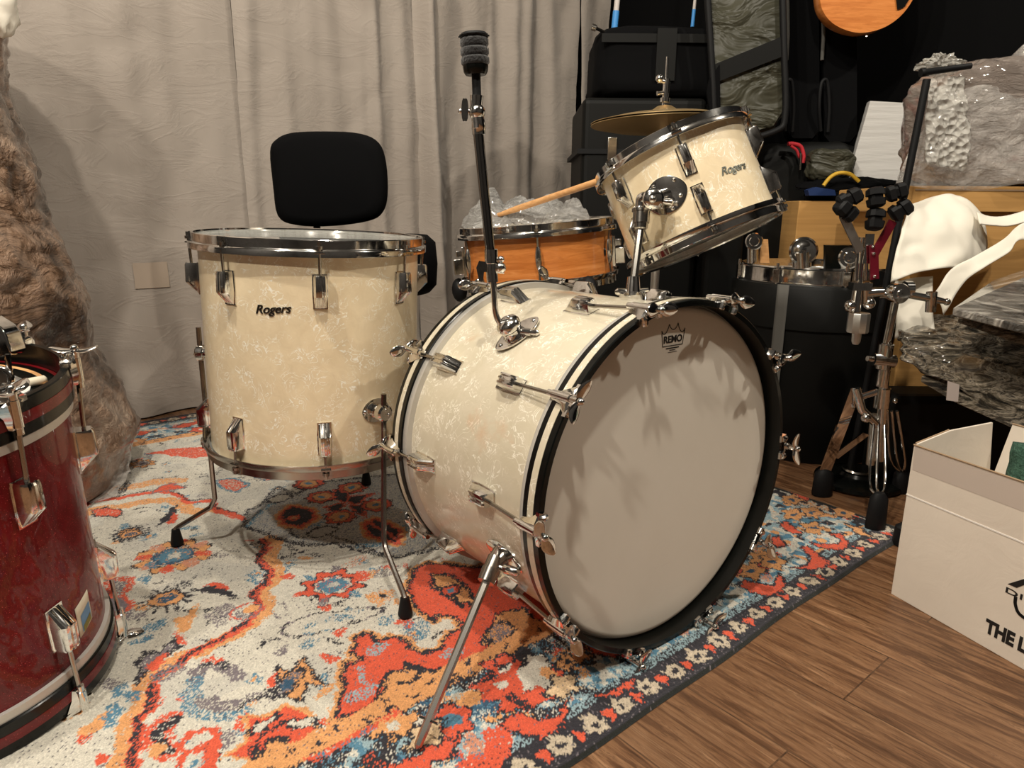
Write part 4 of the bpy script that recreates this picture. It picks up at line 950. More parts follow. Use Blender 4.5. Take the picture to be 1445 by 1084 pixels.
# ------------------------------------------------------------------ red bass drum standing on its end at the left
ra = Vector((.0284, -.0871, 1)).normalized(); rx = (Vector((1, 0, 0)) - ra * ra.x).normalized(); ry = ra.cross(rx); rc = Vector((-.7722, .8041, .4559)); RM = FR(rc, rx, ry, ra); RI_ = RM.inverted(); Rq = .2050; Lq = .440; Rqs = .1955
red = thing('red_bass_drum', 'dark red sparkle bass drum standing upright at the left edge of the rug', 'drum', RM)
b = MB(); b.lathe([(Rqs - .006, -.03), (Rqs, -.03), (Rqs, -Lq + .03), (Rqs - .006, -Lq + .03)], 128, closed=True); b.build('shell', M['red'], red, 60)
for z0, z1, up in ((-.046, 0, 1), (-Lq, -Lq + .046, -1)):
    b = MB(); e = .0015; b.lathe([(Rq - .009, z0), (Rq - e, z0), (Rq, z0 + e), (Rq, z1 - e), (Rq - e, z1), (Rq - .009, z1)], 128, closed=True); h = b.build('hoop', M['black_lac'], red, 40)
    zm = (z0 + z1) / 2; b = MB(); b.lathe([(Rq - .001, zm - .007), (Rq + .0006, zm - .007), (Rq + .0006, zm + .007), (Rq - .001, zm + .007)], 128, closed=True); b.build('hoop_inlay', M['red'], h, 40)
    a_, c_ = (z0 - .012, z0) if up > 0 else (z1, z1 + .012)
    b = MB(); b.lathe([(Rqs - .001, a_), (Rqs + .006, a_), (Rqs + .006, c_), (Rqs - .001, c_)], 128, closed=True); b.build('flesh_hoop', M['grey_ring'], red, 50)
b = MB(); b.lathe([(1e-4, -.030), (.17, -.030), (.172, -.0295)], 96); b.build('drum_head', M['black_lac'], red, 60)
b = MB(); b.lathe([(.172, -.0295), (.178, -.0290)], 96); b.build('head_ring', M['stick'], red, 60)
b = MB(); b.lathe([(.178, -.0290), (.190, -.030), (.1962, -.034)], 96); b.build('head_collar', M['black_lac'], red, 60)
b = MB(); b.lathe([(1e-4, -Lq + .03), (.196, -Lq + .03)], 96); b.build('drum_head', M['head'], red, 60)
def rang(px, py, Rv=Rqs):
    q = RI_ @ cyl_hit(px, py, rc, ra, Rv); return math.atan2(q.y, q.x), q.z
a1, z1_ = rang(28, 690); a2, z2_ = rang(88, 925)
da = D(45)
for k in range(8):
    for up, aa, zl in ((1, a1 + k * da, -.125), (-1, a2 + k * da, -Lq + .125)):
        c0 = cylframe(Rqs, aa, zl, up) @ Matrix.Scale(1.1, 4); place('lug', LUG, red, c0); zf = 0 if up > 0 else -Lq; c1 = cylframe(Rq, aa, zf, up); place('claw', CLAW, red, c1)
        rd = rod('tension_rod', c0 @ Vector((0, .022, .0115)), c1 @ Vector((0, .010, .0085)), .003, red, M['chrome_dull']); place('thumb_handle', WING, rd, c1 @ T(0, .012 if up > 0 else .010, .0085) @ R(.3 + k, 'Y'))
a3, z3_ = rang(118, 866)
b = MB(); b.grid(lambda s, t: ((Rqs + .0008) * math.cos(a3 + (s - .5) * .17), (Rqs + .0008) * math.sin(a3 + (s - .5) * .17), z3_ + (t - .5) * .046 + (s - .5) * .008), 8, 4)
bd = b.build('badge', M['label_w'], red, 60, solid=.001); bd['label'] = 'small cream, olive and blue badge'
b = MB(); b.grid(lambda s, t: ((Rqs + .0018) * math.cos(a3 + (s - .5) * .12 + .01), (Rqs + .0018) * math.sin(a3 + (s - .5) * .12 + .01), z3_ - .006 + (t - .5) * .026 + (s - .5) * .008), 8, 4); b.build('badge_picture', mat('badge_blue', (.12, .25, .42), .5), bd, 60)
b = MB(); b.grid(lambda s, t: ((Rqs + .0022) * math.cos(a3 + (s - .5) * .10 + .01), (Rqs + .0022) * math.sin(a3 + (s - .5) * .10 + .01), z3_ - .015 + (t - .5) * .010 + (s - .5) * .008), 8, 4); b.build('badge_band', mat('badge_olive', (.2, .17, .03), .5), bd, 60)
# things lying on the red drum
def on_red(px, py, dz=-.0290):
    d = ray(px, py); p = rc + ra * dz; t = (p - CAM).dot(ra) / d.dot(ra); return CAM + d * t
b = MB(); pc = [on_red(*p) for p in ((14, 529), (30, 535), (44, 545), (42, 552), (24, 562), (10, 560))]; b.loft([pc, [p + ra * .0015 for p in pc]])
tag(b.build('felt_pad', M['foam'], None, 0), 'white felt pad lying on the head of the red drum', 'pad')
b = MB(); pc = [on_red(34 + 2 * math.sin(t_), 540) for t_ in (0,)]; s0 = on_red(36, 541, -.024); s1 = on_red(66, 535, -.024); b.tube([s0, s0.lerp(s1, .1), s0.lerp(s1, .9), s1], [.004, .006, .006, .003], 12)
tag(b.build('wood_peg', M['label_w'], None, 60), 'short pale wooden peg on the head of the red drum', 'peg')
hb = on_red(10, 548); hw = thing('tom_mount', 'chrome mount with a rod and rectangular clamp on the near side of the red drum', 'drum mount', T(*hb)); WI = T(*hb).inverted()
Yr = hb.y
b = MB(); b.tube([A(15, 552, Yr), A(11, 500, Yr)], .0036, 10); b.tube([A(20, 552, Yr), A(4, 548, Yr)], .008, 12); b.ball(A(18, 550, Yr), .011); b.build('rod', M['chrome'], hw, 50, mx=WI)
b = MB(); q_ = [A(-22, 448, Yr), A(0, 462, Yr), A(8, 474, Yr), A(16, 497, Yr), A(14, 503, Yr), A(-22, 510, Yr)]; b.loft([q_, [p + Vector((0, .03, 0)) for p in q_]]); b.build('clamp', M['chrome'], hw, 30, bevel=.003, mx=WI)
b = MB(); b.lathe([(.014 + .004 * math.cos(a), .004 * math.sin(a)) for a in [k * PI / 4 for k in range(8)]], 24, FZ(A(-1, 535, Yr - .01), (.3, -1, .1)), closed=True); b.build('ring', M['chrome'], hw, 60, mx=WI)
# ------------------------------------------------------------------ drum stool
Yt = 2.0; sc_t = A(512, 368, Yt)
stl = thing('drum_stool', 'black cloth drum stool with a rounded backrest behind the floor tom', 'stool', T(sc_t.x, sc_t.y, 0)); I_ = T(sc_t.x, sc_t.y, 0).inverted()
z_s = A(600, 332, Yt).z; z_b = A(600, 412, Yt).z
b = MB(); b.lathe([(.001, z_b), (.19, z_b), (.208, z_b + .02), (.212, (z_b + z_s) / 2), (.207, z_s - .02), (.185, z_s), (.001, z_s + .004)], 48, T(sc_t.x, sc_t.y, 0) ); b.build('seat', M['black_cloth'], stl, 60, mx=I_)
b = MB(); p = [A(x, y, Yt + .02) for x, y in ((388, 262), (384, 215), (392, 198), (415, 188), (465, 186), (510, 189), (535, 202), (545, 230), (547, 275), (540, 300), (520, 312), (470, 319), (420, 318), (395, 305))]
cpx = sum((q for q in p), Vector()) / len(p); p = bez(p + [p[0]], 4)[:-1]
secs = []
for f_, dy in ((.80, -.045), (.93, -.038), (.99, -.022), (1.0, 0), (.98, .02), (.9, .03), (.7, .034)): secs.append([cpx + (q - cpx) * f_ + Vector((0, dy, 0)) for q in p])
b.loft(secs); b.build('backrest', M['black_cloth'], stl, 60, mx=I_)
b = MB(); x_ = A(447, 317, Yt + .04); b.tube([A(447, 300, Yt + .05), x_, x_ + Vector((0, 0, -.12)), Vector((sc_t.x - .02, Yt + .03, z_b - .01))], .010, 10); b.build('back_post', M['rubber'], stl, 50, mx=I_)
b = MB(); b.tube([(sc_t.x, Yt, z_b), (sc_t.x, Yt, .08)], .018, 14); b.build('column', M['chrome_dull'], stl, 50, mx=I_)
for k in range(3):
    e = Vector((math.cos(D(90 + 120 * k)), math.sin(D(90 + 120 * k)), 0)); c_ = Vector((sc_t.x, Yt, 0)); b = MB(); b.tube([c_ + Vector((0, 0, .28)), c_ + e * .22 + Vector((0, 0, .024))], .009, 10); lg_ = b.build('leg', M['chrome_dull'], stl, 50, mx=I_)
    b = MB(); b.ball(c_ + e * .22 + Vector((0, 0, .022)), .016, 10, 8); b.build('rubber_foot', M['rubber'], lg_)
# ------------------------------------------------------------------ hi-hat
Yh_ = 1.85; hc = A(937, 172, Yh_)
hh = thing('hi_hat', 'bronze hi-hat cymbals with chrome clutch behind the small tom', 'hi-hat', T(hc.x, hc.y, 0)); I_ = T(hc.x, hc.y, 0).inverted()
Rh = .183; bell = [(.001, .040), (.018, .037), (.038, .024), (.048, .020), (Rh * .7, .012), (Rh, 0), (Rh, -.0012), (Rh * .7, .0102), (.047, .0178), (.036, .022), (.001, .036)]
tilt_ = T(hc.x, hc.y, hc.z) @ R(D(-1.5), 'Y') @ R(D(-1), 'X')
b = MB(); b.lathe(bell, 72, tilt_); b.build('top_cymbal', M['bronze'], hh, 50, mx=I_)
b = MB(); b.lathe([(r, -.006 - z) for r, z in bell], 72, tilt_); b.build('bottom_cymbal', M['bronze'], hh, 50, mx=I_)
b = MB(); b.tube([hc + Vector((0, 0, -.04)), A(942, 80, Yh_)], .0035, 10); b.build('pull_rod', M['chrome'], hh, 50, mx=I_)
b = MB(); b.tube([hc + Vector((0, 0, .028)), hc + Vector((0, 0, .036)), hc + Vector((0, 0, .037)), hc + Vector((0, 0, .045)), hc + Vector((0, 0, .046)), hc + Vector((0, 0, .056))], [.014, .014, .008, .008, .013, .013], 18)
b.tube([hc + Vector((0, 0, .056)), hc + Vector((.001, 0, .100))], .0085, 14); b.tube([hc + Vector((-.022, -.004, .066)), hc + Vector((.006, 0, .070))], [.006, .004], 10); b.tube([hc + Vector((-.020, -.004, .096)), hc + Vector((.008, 0, .090))], [.007, .004], 10); b.ball(hc + Vector((-.018, -.004, .100)), .010)
b.build('clutch', M['chrome'], hh, 40, mx=I_)
b = MB(); b.tube([Vector((hc.x, hc.y, .05)), hc + Vector((0, 0, -.045))], .011, 14); b.build('column', M['alu'], hh, 50, mx=I_)
for k in range(3):
    e = Vector((math.cos(D(30 + 120 * k)), math.sin(D(30 + 120 * k)), 0)); c_ = Vector((hc.x, hc.y, 0)); b = MB(); b.tube([c_ + Vector((0, 0, .25)), c_ + e * .22 + Vector((0, 0, .02))], .008, 10); lg_ = b.build('leg', M['chrome_dull'], hh, 50, mx=I_)
    b = MB(); b.ball(c_ + e * .22 + Vector((0, 0, .02)), .014, 10, 8); b.build('rubber_foot', M['rubber'], lg_)
# ------------------------------------------------------------------ black bags and cases along the right-hand wall
def slab(pts, Y, th, m, round_=.02, front=None, seg=1):
    # upright slab whose face is outlined by the given places at depth Y and which is th thick
    b = MB(); f = [A(x, y, Y if not callable(Y) else Y(x)) for x, y in pts]; c = sum(f, Vector()) / len(f); dv = Vector((.25, .97, 0)) * th
    k = 1 - round_ / max((q - c).length for q in f)
    b.loft([[c + (q - c) * k - dv * 0 for q in f], [q + dv * .12 for q in f], [q + dv * .88 for q in f], [c + (q - c) * k + dv for q in f]]); return b
def upright(name, px0, px1, pyt, Y, th, m, label, cat, zb=0.0, parts=None, group=None, bev=.02):
    p0 = A(px0, pyt, Y); p1 = A(px1, pyt, Y); zt = (p0.z + p1.z) / 2
    o = T((p0.x + p1.x) / 2, Y + th / 2, zb); w_ = (p1.x - p0.x) / 2
    b = MB(); b.box(-w_, w_, -th / 2, th / 2, 0, zt - zb)
    ob = b.build(name, m, None, 0, bevel=bev); ob.matrix_world = o; tag(ob, label, cat, group); return ob
cz = A(900, 137, 2.32).z
c1 = upright('equipment_case', 823, 1000, 137, 2.32, .42, M['case'], 'tall black equipment case standing behind the hi-hat', 'case')
b = MB(); w_ = .2; b.box(-.21, .21, -.216, .216, cz - .17, cz - .155); b.build('lid_band', M['rubber'], c1)
for x in (-.1, .1):
    b = MB(); b.box(x - .015, x + .015, -.220, -.208, cz - .19, cz - .12); b.build('latch', M['chrome_dull'], c1, bevel=.002)
zt_ = A(920, 36, 2.36).z
def softbox(name, c, s, m, label, cat, seed=1, amp=.06, pw=.35):
    return crumple(name, c, s, m, label, cat, seed, 56, 36, amp, 1.6, power=pw)
pb_ = A(925, 85, 2.5); zc_ = (cz + zt_) / 2
bag1 = softbox('soft_case', (pb_.x, 2.53, zc_ + .003), (.215, .19, (zt_ - cz) / 2 / 1.0), M['black_cloth'], 'soft black bag with buckled strap on top of the tall equipment case', 'bag', 3, .05, .3)
b = MB(); b.box(-.03, .03, -.202, -.190, -.06, .09); b.box(-.20, .20, -.198, -.190, .05, .075); b.build('strap', M['strap'] if 0 else M['case'], bag1)
for i, (x, yb, r_) in enumerate(((867, 40, .0105), (977, 38, .006))):
    p_ = A(x, yb, 2.5); q_ = A(x + (3 if i == 0 else 3), 20 if i == 0 else 20, 2.5); up2 = (A(x + 4, 0, 2.5) - A(x, 40, 2.5)).normalized()
    t_ = thing('taped_rod', ('pale rod with blue taped end standing at the curtain side of the black bag', 'thinner pale rod with blue taped end beside the olive gig bag')[i], 'rod', T(*p_)); I_ = T(*p_).inverted()
    b = MB(); b.tube([p_ + up2 * .05, p_ + up2 * .5], r_ * .85, 12); b.build('shaft', M['whitepole'], t_, 60, mx=I_)
    b = MB(); b.tube([p_, p_ + up2 * .052], r_, 12); b.build('tape_end', M['blue'], t_, 60, mx=I_)
b = MB(); b.tube([A(835, 38, 2.35), A(841, 40, 2.35), A(841.5, 40, 2.35), A(856, 47, 2.38)], [.010, .010, .005, .005], 10); tag(b.build('hardware_tube', M['chrome_dull'], None, 50), 'small chrome tube end poking out beside the soft black bag', 'tube')
# olive gig bag
gb = slab([(996, -90), (1099, -90), (1104, 60), (1106, 160), (1092, 182), (1030, 196), (1014, 186), (1008, 100)], 2.28, .14, M['gig'], .015)
upright('equipment_case', 1004, 1064, 197, 2.27, .3, M['case'], 'lower black case under the olive gig bag, right of the tall one', 'case')
go = gb.build('gig_bag', M['gig'], None, 50); tag(go, 'olive nylon gig bag with black strap, tallest bag right of the hi-hat', 'bag')
b = MB(); f = [A(x, y, 2.275) for x, y in ((1006, 92), (1103, 52), (1104, 80), (1012, 116))]; b.loft([f, [q - Vector((0, .008, 0)) for q in f]]); b.build('strap', M['case'], go)
b = MB(); b.tube(bez([A(x, y, 2.27) for x, y in ((1102, -90), (1106, 60), (1108, 160), (1094, 185), (1030, 200), (1011, 188), (1005, 100), (993, -90))], 6), .010, 10); b.build('piping', M['rubber'], go, 60)
b = MB(); f = [A(x, y, 2.275) for x, y in ((1000, 112), (1014, 92), (1016, 190), (1002, 170), (996, 130))]; b.loft([f, [q - Vector((0, .012, 0)) for q in f]]); b.build('side_pocket', M['black_cloth'], go)
for i, (x0, x1, yb, Y_, hx) in enumerate(((1109, 1157, 198, 2.44, 1112), (1160, 1210, 203, 2.44, 1162))):
    gb = slab([(x0, -90), (x1 - 2, -90), (x1, 100), (x1, yb - 12), (x1 - 10, yb), (x0 + 10, yb), (x0 + 2, yb - 10)], Y_, .12, M['black_cloth'], .012)
    go = gb.build('gig_bag', M['black_cloth'], None, 50); tag(go, ('black gig bag with grey handle directly right of the olive bag', 'black gig bag below the orange guitar body, left of the foam panel')[i], 'bag')
    b = MB(); b.tube([A(hx - 2, -90, Y_ - .012), A(hx, 50, Y_ - .012), A(hx - 2, 85, Y_ - .012)], .006, 8); b.build('zip_cord', M['strap'], go, 60)
    b = MB(); b.tube(bez([A(hx - 4, 185, Y_ - .01), A(hx - 6, 150, Y_ - .03), A(hx - 3, 118, Y_ - .035), A(hx + 5, 115, Y_ - .03), A(hx + 8, 150, Y_ - .02), A(hx + 6, 186, Y_ - .01)], 5), .006, 8); b.build('handle', M['rubber'], go, 60)
# black zipped case with red pulls below the gig bags
p_ = A(1130, 300, 2.12); zt2 = A(1130, 200, 2.42).z
bg = softbox('zipped_case', (p_.x * 1.16, 2.50, zt2 / 2), (.17, .10, zt2 / 2), M['case'], 'bulky black zipped case with red zip pulls, beside the small tom', 'bag', 6, .03, .22)
zI = T(p_.x * 1.16, 2.50, zt2 / 2).inverted()
b = MB(); b.tube(bez([A(x, y, 2.38) for x, y in ((1112, 203), (1120, 203), (1130, 207), (1134, 220), (1133, 230))], 5), .0065, 8); b.tube(bez([A(x, y, 2.375) for x, y in ((1116, 206), (1124, 212), (1127, 220), (1130, 224))], 5), .0045, 8); b.build('zip_pull', M['redcloth'], bg, 60, mx=zI)['label'] = 'red cord zip pull'
b = MB(); b.tube([A(1130, 216, 2.37), A(1129, 240, 2.37)], .004, 8); b.build('zip_slider', M['chrome_dull'], bg, 60, mx=zI)
pp_ = A(1172, 230, 2.35); softbox('folded_bag', (pp_.x, 2.35, A(1172, 232, 2.33).z), (.072, .035, .048), M['gig'], 'small folded olive bag in front of the zipped case, below the gig bags', 'bag', 9, .12, .5)
# guitar body hanging high on the wall
b = MB(); f = [A(x, y, 2.3) for x, y in ((1150, -150), (1148, -70), (1155, -10), (1160, 15), (1174, 33), (1196, 44), (1218, 47), (1244, 41), (1266, 28), (1284, 8), (1296, -18), (1306, -60), (1305, -150))]; f = bez(f, 4); c = sum(f, Vector()) / len(f)
b.loft([[c + (q - c) * .985 for q in f], [q + Vector((0, .006, 0)) for q in f], [q + Vector((0, .04, 0)) for q in f], [c + (q - c) * .985 + Vector((0, .046, 0)) for q in f]])
gt = b.build('guitar', M['guitar_wood'], None, 60); tag(gt, 'rounded orange wooden guitar body hanging high in front of the black wall', 'guitar')
b = MB(); f = [A(x, y, 2.298) for x, y in ((1264, -60), (1296, -60), (1290, -14), (1276, 10), (1266, 14), (1263, -10))]; b.loft([f, [q - Vector((0, .003, 0)) for q in f]]); b.build('cutout_infill', M['black_lac'], gt)  # black plate put in to stand for the dark cut-out
b = MB(); b.tube([A(1222, 46, 2.32), A(1223, 52, 2.32)], [.004, .007], 10); b.build('strap_button', M['chrome_dull'], gt)
b = MB(); f = [A(x, y, 2.3) for x, y in ((1212, -150), (1240, -150), (1238, -420), (1214, -420))]; b.loft([f, [q + Vector((0, .03, 0)) for q in f]]); b.build('neck', M['stick'], gt)
# white foam panel
b = slab([(1228, 142), (1299, 146), (1258, 283.5), (1188, 283.5)], 2.375, .05, M['foam'], .001); tag(b.build('foam_board', M['foam'], None, 30), 'white foam panel leaning against the black wall', 'foam panel')
# cardboard boxes
ca1 = upright('cardboard_box', 1128, 1300, 284, 2.27, .16, M['card'], 'brown cardboard box behind the round drum case', 'cardboard box', group=None, bev=.003)
hbx = ca1.matrix_world.translation
b = MB(); b.box(.0, .006, -.1515, -.150, .25, .45); b.build('flap_seam', M['cardedge'], ca1)
zb_lo = A(1380, 300, 1.80).z; 
ca2 = upright('cardboard_box', 1296, 1520, 300, 1.80, .34, M['card'], 'brown cardboard box under the white foam sheets', 'cardboard box', bev=.003)
zt3 = A(1380, 263, 1.78).z
ca3 = upright('cardboard_box', 1283, 1530, 263, 1.78, .38, M['card'], 'flat brown cardboard box carrying the film-wrapped bundle', 'cardboard box', zb=zb_lo + .001, bev=.003)
b = MB(); w_ = .2; b.box(-w_, w_, -.1915, -.190, zt3 - zb_lo - .012, zt3 - zb_lo - .008); b.build('lid_edge', M['cardedge'], ca3)
# cloth and strap on the first box
p_ = A(1212, 272, 2.27)
cl = crumple('black_cloth_bundle', (p_.x, 2.27 + .045, A(1215, 284, 2.27).z + .034), (.17, .05, .040), M['black_cloth'], 'crumpled black and navy nylon bundle on the cardboard box', 'cloth bundle', 5, amp=.25, fr_=2.2, flat=.85)
tI = T(p_.x, 2.315, A(1215, 284, 2.27).z + .034).inverted()
b = MB(); b.tube(bez([A(x, y, 2.25) for x, y in ((1162, 262), (1172, 250), (1185, 244), (1200, 246), (1212, 256))], 5), .006, 8)
tag(b.build('yellow_strap', M['yellow'], None, 60), 'thin yellow strap looped over the black nylon bundle', 'strap')
b = MB(); f = [A(x, y, 2.25) for x, y in ((1140, 268), (1152, 264), (1178, 268), (1180, 276), (1142, 276))]; b.loft([f, [q + Vector((0, .03, 0)) for q in f]]); b.build('blue_trim', M['bluecloth'], cl, mx=tI)
# wrapped bundle on the flat box
def sheet(rows, Ys, m, name, label, cat, sub=10, wr=.01, fr_=12, solid=.0015, seed=1, group=None, bulge=0):
    R_ = [[A(x, y, Ys[i] if not isinstance(Ys[i], (list, tuple)) else Ys[i][j]) for j, (x, y) in enumerate(r)] for i, r in enumerate(rows)]
    R_ = [bez(r, sub) for r in R_]; cols = list(zip(*R_)); cols = [bez(list(c), sub) for c in cols]; nu_ = len(cols); nv_ = len(cols[0]); b = MB()
    def fn(s, t):
        p = cols[min(nu_ - 1, round(s * (nu_ - 1)))][min(nv_ - 1, round(t * (nv_ - 1)))]
        n_ = noise.noise(p * fr_ + Vector((seed, 0, 0))) * wr + abs(noise.noise(p * fr_ * 2.5)) * wr * .7
        return p + Vector((0, -n_ - bulge * math.sin(PI * s) * math.sin(PI * t), n_ * .4))
    b.grid(fn, nu_ - 1, nv_ - 1); return tag(b.build(name, m, None, 60, solid=solid), label, cat, group)
zc = zt3
pw = A(1385, 190, 1.86)
wrp = crumple('wrapped_bundle', (pw.x + .15, 1.95, zt3 + .16), (.27, .15, .158), M['wrapstuff'], 'large pale bundle wrapped in shiny clear film on the flat cardboard box', 'wrapped bundle', 4, 110, 80, .10, 1.7, flat=1.0, power=.5)
wI = T(pw.x + .15, 1.95, zt3 + .16).inverted()
ww = sheet([[(1385, 110), (1420, 85), (1450, 60), (1500, 50)], [(1330, 150), (1380, 140), (1430, 130), (1500, 130)], [(1290, 200), (1350, 195), (1410, 190), (1500, 190)], [(1262, 262), (1330, 266), (1400, 264), (1500, 262)]], [1.86, 1.81, 1.78, 1.765], M['film'], 'film', '', 'film', 9, .022, 9, .001, 3)
for k_ in ('label', 'category'): del ww[k_]
ww.parent = wrp; ww.matrix_local = wI
bt_ = crumple('bubble_wrap', A(1326, 92, 1.80), (.046, .035, .022), M['bubble'], 'tuft of bubble wrap around the end of the black boom arm', 'bubble wrap', 8, 40, 26, .5, 2.2)
bb_ = sheet([[(1310, 112), (1335, 108), (1358, 112)], [(1306, 150), (1335, 150), (1362, 150)], [(1306, 190), (1335, 195), (1368, 200)], [(1304, 232), (1330, 236), (1362, 240)]], [1.80, 1.77, 1.755, 1.75], M['bubble'], 'bubble_wrap', 'strip of bubble wrap hanging down the left of the film-wrapped bundle', 'bubble wrap', 8, .014, 30, .004, 4)
# black boom pole
b0 = A(1232, 500, 1.69); pl_ = thing('boom_stand', 'thin black boom stand with short arm left of the wrapped bundle', 'stand', T(b0.x, b0.y, 0)); I_ = T(b0.x, b0.y, 0).inverted()
Yp = 2.06
Yp2 = 1.69
b = MB(); _t = A(1308, 112, Yp2); _m = A(1262, 345, Yp2); _f = _t + (_m - _t) * ((_t.z - .01) / (_t.z - _m.z)); b.tube([_f, _m, _t], .0085, 12); b.build('pole', M['rubber'], pl_, 60, mx=I_)
b = MB(); b.tube([A(1299, 103, Yp2), A(1305, 102, Yp2), A(1306, 102, Yp2), A(1370, 93, Yp2)], [.0095, .0095, .0075, .0065], 12); b.build('boom_arm', M['rubber'], pl_, 60, mx=I_)
# soft foam sheets
sheet([[(1286, 288), (1320, 276), (1350, 276), (1385, 302)], [(1273, 325), (1325, 318), (1365, 312), (1394, 330)], [(1262, 368), (1315, 355), (1362, 350), (1392, 356)], [(1255, 399), (1300, 383), (1340, 378), (1374, 382)]], [[1.72, 1.76, 1.77, 1.76], [1.68, 1.70, 1.72, 1.74], [1.64, 1.66, 1.68, 1.72], [1.60, 1.62, 1.64, 1.70]], M['foam_soft'], 'foam_sheet', 'largest soft white foam sheet draped over the cardboard box', 'foam sheet', 9, .014, 8, .0025, 1)
sheet([[(1378, 300), (1400, 306), (1425, 304), (1470, 290)], [(1382, 316), (1402, 318), (1428, 318), (1470, 306)]], [1.72, 1.68], M['foam_soft'], 'foam_sheet', 'narrow white foam tail reaching right from the large draped sheet', 'foam sheet', 9, .004, 9, .003, 2)
sheet([[(1470, 312), (1437, 318), (1412, 340), (1375, 362), (1342, 380), (1318, 412)], [(1470, 345), (1436, 340), (1420, 358), (1388, 378), (1362, 398), (1330, 445)]], [1.62, 1.60], M['foam_soft'], 'foam_sheet', 'long white foam strip curling down in front of the cardboard box', 'foam sheet', 8, .012, 10, .002, 3)
sheet([[(1264, 398), (1290, 392), (1316, 390)], [(1266, 430), (1290, 432), (1316, 430)], [(1262, 478), (1290, 476), (1318, 470)]], [1.66, 1.64, 1.62], M['foam_soft'], 'foam_sheet', 'pale foam sheet hanging down behind the chrome stand joint', 'foam sheet', 8, .004, 9, .003, 5)
# black boards wrapped in film, on a black trunk
pt = A(1405, 560, 1.62); zt4 = A(1400, 585, 1.5).z
tr = upright('storage_case', 1262, 1560, 560, 1.62, .12, M['case'], 'low black trunk under the film-wrapped black boards', 'case')
def board(pts, th, m, name, label, cat, wr=.0, parent=None):
    f = [A(x, y, Y) for x, y, Y in pts]; b = MB(); b.loft([f, [q - Vector((0, 0, th)) for q in f]])
    return tag(b.build(name, m, None, 0, bevel=.003), label, cat)
bo1 = board([(1345, 434, 1.36), (1400, 396, 1.55), (1560, 340, 1.70), (1600, 410, 1.45), (1540, 480, 1.28), (1440, 458, 1.30)], .016, M['board'], 'black_board', 'topmost flat black board of the film-wrapped pile at the right edge', 'board')
gm = MB()
def pile(s, t):
    # s left to right, t back/top to front/bottom
    x = 1268 + 300 * s; top = 452 - 14 * s; bot = 508 + 150 * min(1, s * 1.5) ** .85 * .72 + 10 * s
    y = top + (bot - top) * t; Y = 1.68 - .26 * t - .10 * s * t
    if s < .06: x += (.06 - s) * 160 * 0
    p = A(x, y, Y); n_ = noise.noise(p * 8) * .022 + abs(noise.noise(p * 19)) * .02; fold = .014 * abs(math.sin((t * 7 + s * 2.5 + noise.noise(p * 5)) * 2.2))
    return p + Vector((-.2 * n_, -n_ - fold, n_ + fold * .6))
gm.grid(pile, 110, 70)
tag(gm.build('wrapped_boards', M['blackfilm'], None, 60, solid=.004), 'pile of black goods under glossy wrinkled clear film above the black trunk', 'wrapped pile')
for j, (pts, lb) in enumerate((([(1352, 446, 1.40), (1480, 430, 1.6), (1600, 470, 1.40), (1560, 520, 1.35), (1450, 480, 1.38)], 'second black board, under the topmost one of the film-wrapped pile'), ([(1300, 530, 1.40), (1360, 500, 1.5), (1600, 560, 1.40), (1600, 630, 1.30), (1440, 600, 1.32), (1350, 560, 1.37)], 'lowest black board sticking out of the film-wrapped pile'))):
    board(pts, .014, M['blackfilm'], 'black_board', lb, 'board')
b = MB(); f = [A(x, y, 1.33) for x, y in ((1338, 538), (1354, 543), (1352, 567), (1336, 565))]; b.loft([f, [q + Vector((0, .002, 0)) for q in f]]); tag(b.build('paper_tag', M['tag_grey'], None, 0), 'small grey paper tag hanging below the film-wrapped pile', 'tag')
# ------------------------------------------------------------------ round drum case with a small chrome drum on it
cc = A(1146, 450, 2.0); zc0 = A(1146, 406, 2.0 - .22).z; Rc = .232
dcs = thing('drum_case', 'round black drum case with grey strap right of the bass drum', 'case', T(cc.x, cc.y, 0)); I_ = T(cc.x, cc.y, 0).inverted()
b = MB(); b.lathe([(.001, 0), (Rc - .008, 0), (Rc - .006, .004), (Rc - .006, zc0 - .09), (.001, zc0 - .09)], 72); b.build('body', M['case'], dcs, 40)
b = MB(); b.lathe([(Rc - .004, zc0 - .115), (Rc, zc0 - .115), (Rc, zc0 - .008), (Rc - .006, zc0), (.001, zc0)], 72); b.build('lid', M['case'], dcs, 40)
aS = math.atan2(-1, -.12) ; sd = A(1092, 450, 1.8); aS = math.atan2(sd.y - .0 - cc.y, sd.x - cc.x)
b = MB(); b.grid(lambda s, t: ((Rc + .002) * math.cos(aS + (s - .5) * .13), (Rc + .002) * math.sin(aS + (s - .5) * .13), .02 + (zc0 - .018) * t), 4, 8); b.build('strap', M['strap'], dcs, 60, solid=.003)
sdm = thing('small_snare_drum', 'shallow chrome drum lying on the round black case', 'drum', T(cc.x, cc.y, zc0)); Rk = .212
b = MB(); b.lathe([(Rk - .006, 0), (Rk, 0), (Rk + .001, .004), (Rk, .008), (Rk, .040), (Rk + .003, .043), (Rk + .002, .047), (Rk - .005, .047), (Rk - .006, .040)], 96, closed=True); b.build('shell', M['chrome'], sdm, 40)
b = MB(); b.lathe([(1e-4, .020), (Rk - .02, .020), (Rk - .0065, .024)], 72); b.build('drum_head', M['head_clear'], sdm, 60)
for k in range(8):
    a = D(-95 + 45 * k); b = MB(); b.box(-.009, .009, -.002, .012, .004, .040); b.tube([(0, .007, -.0), (0, .007, .056)], .0042, 10); b.build('lug', M['chrome'], sdm, 40, bevel=.001, mx=R(a - PI / 2, 'Z') @ T(0, Rk, 0))
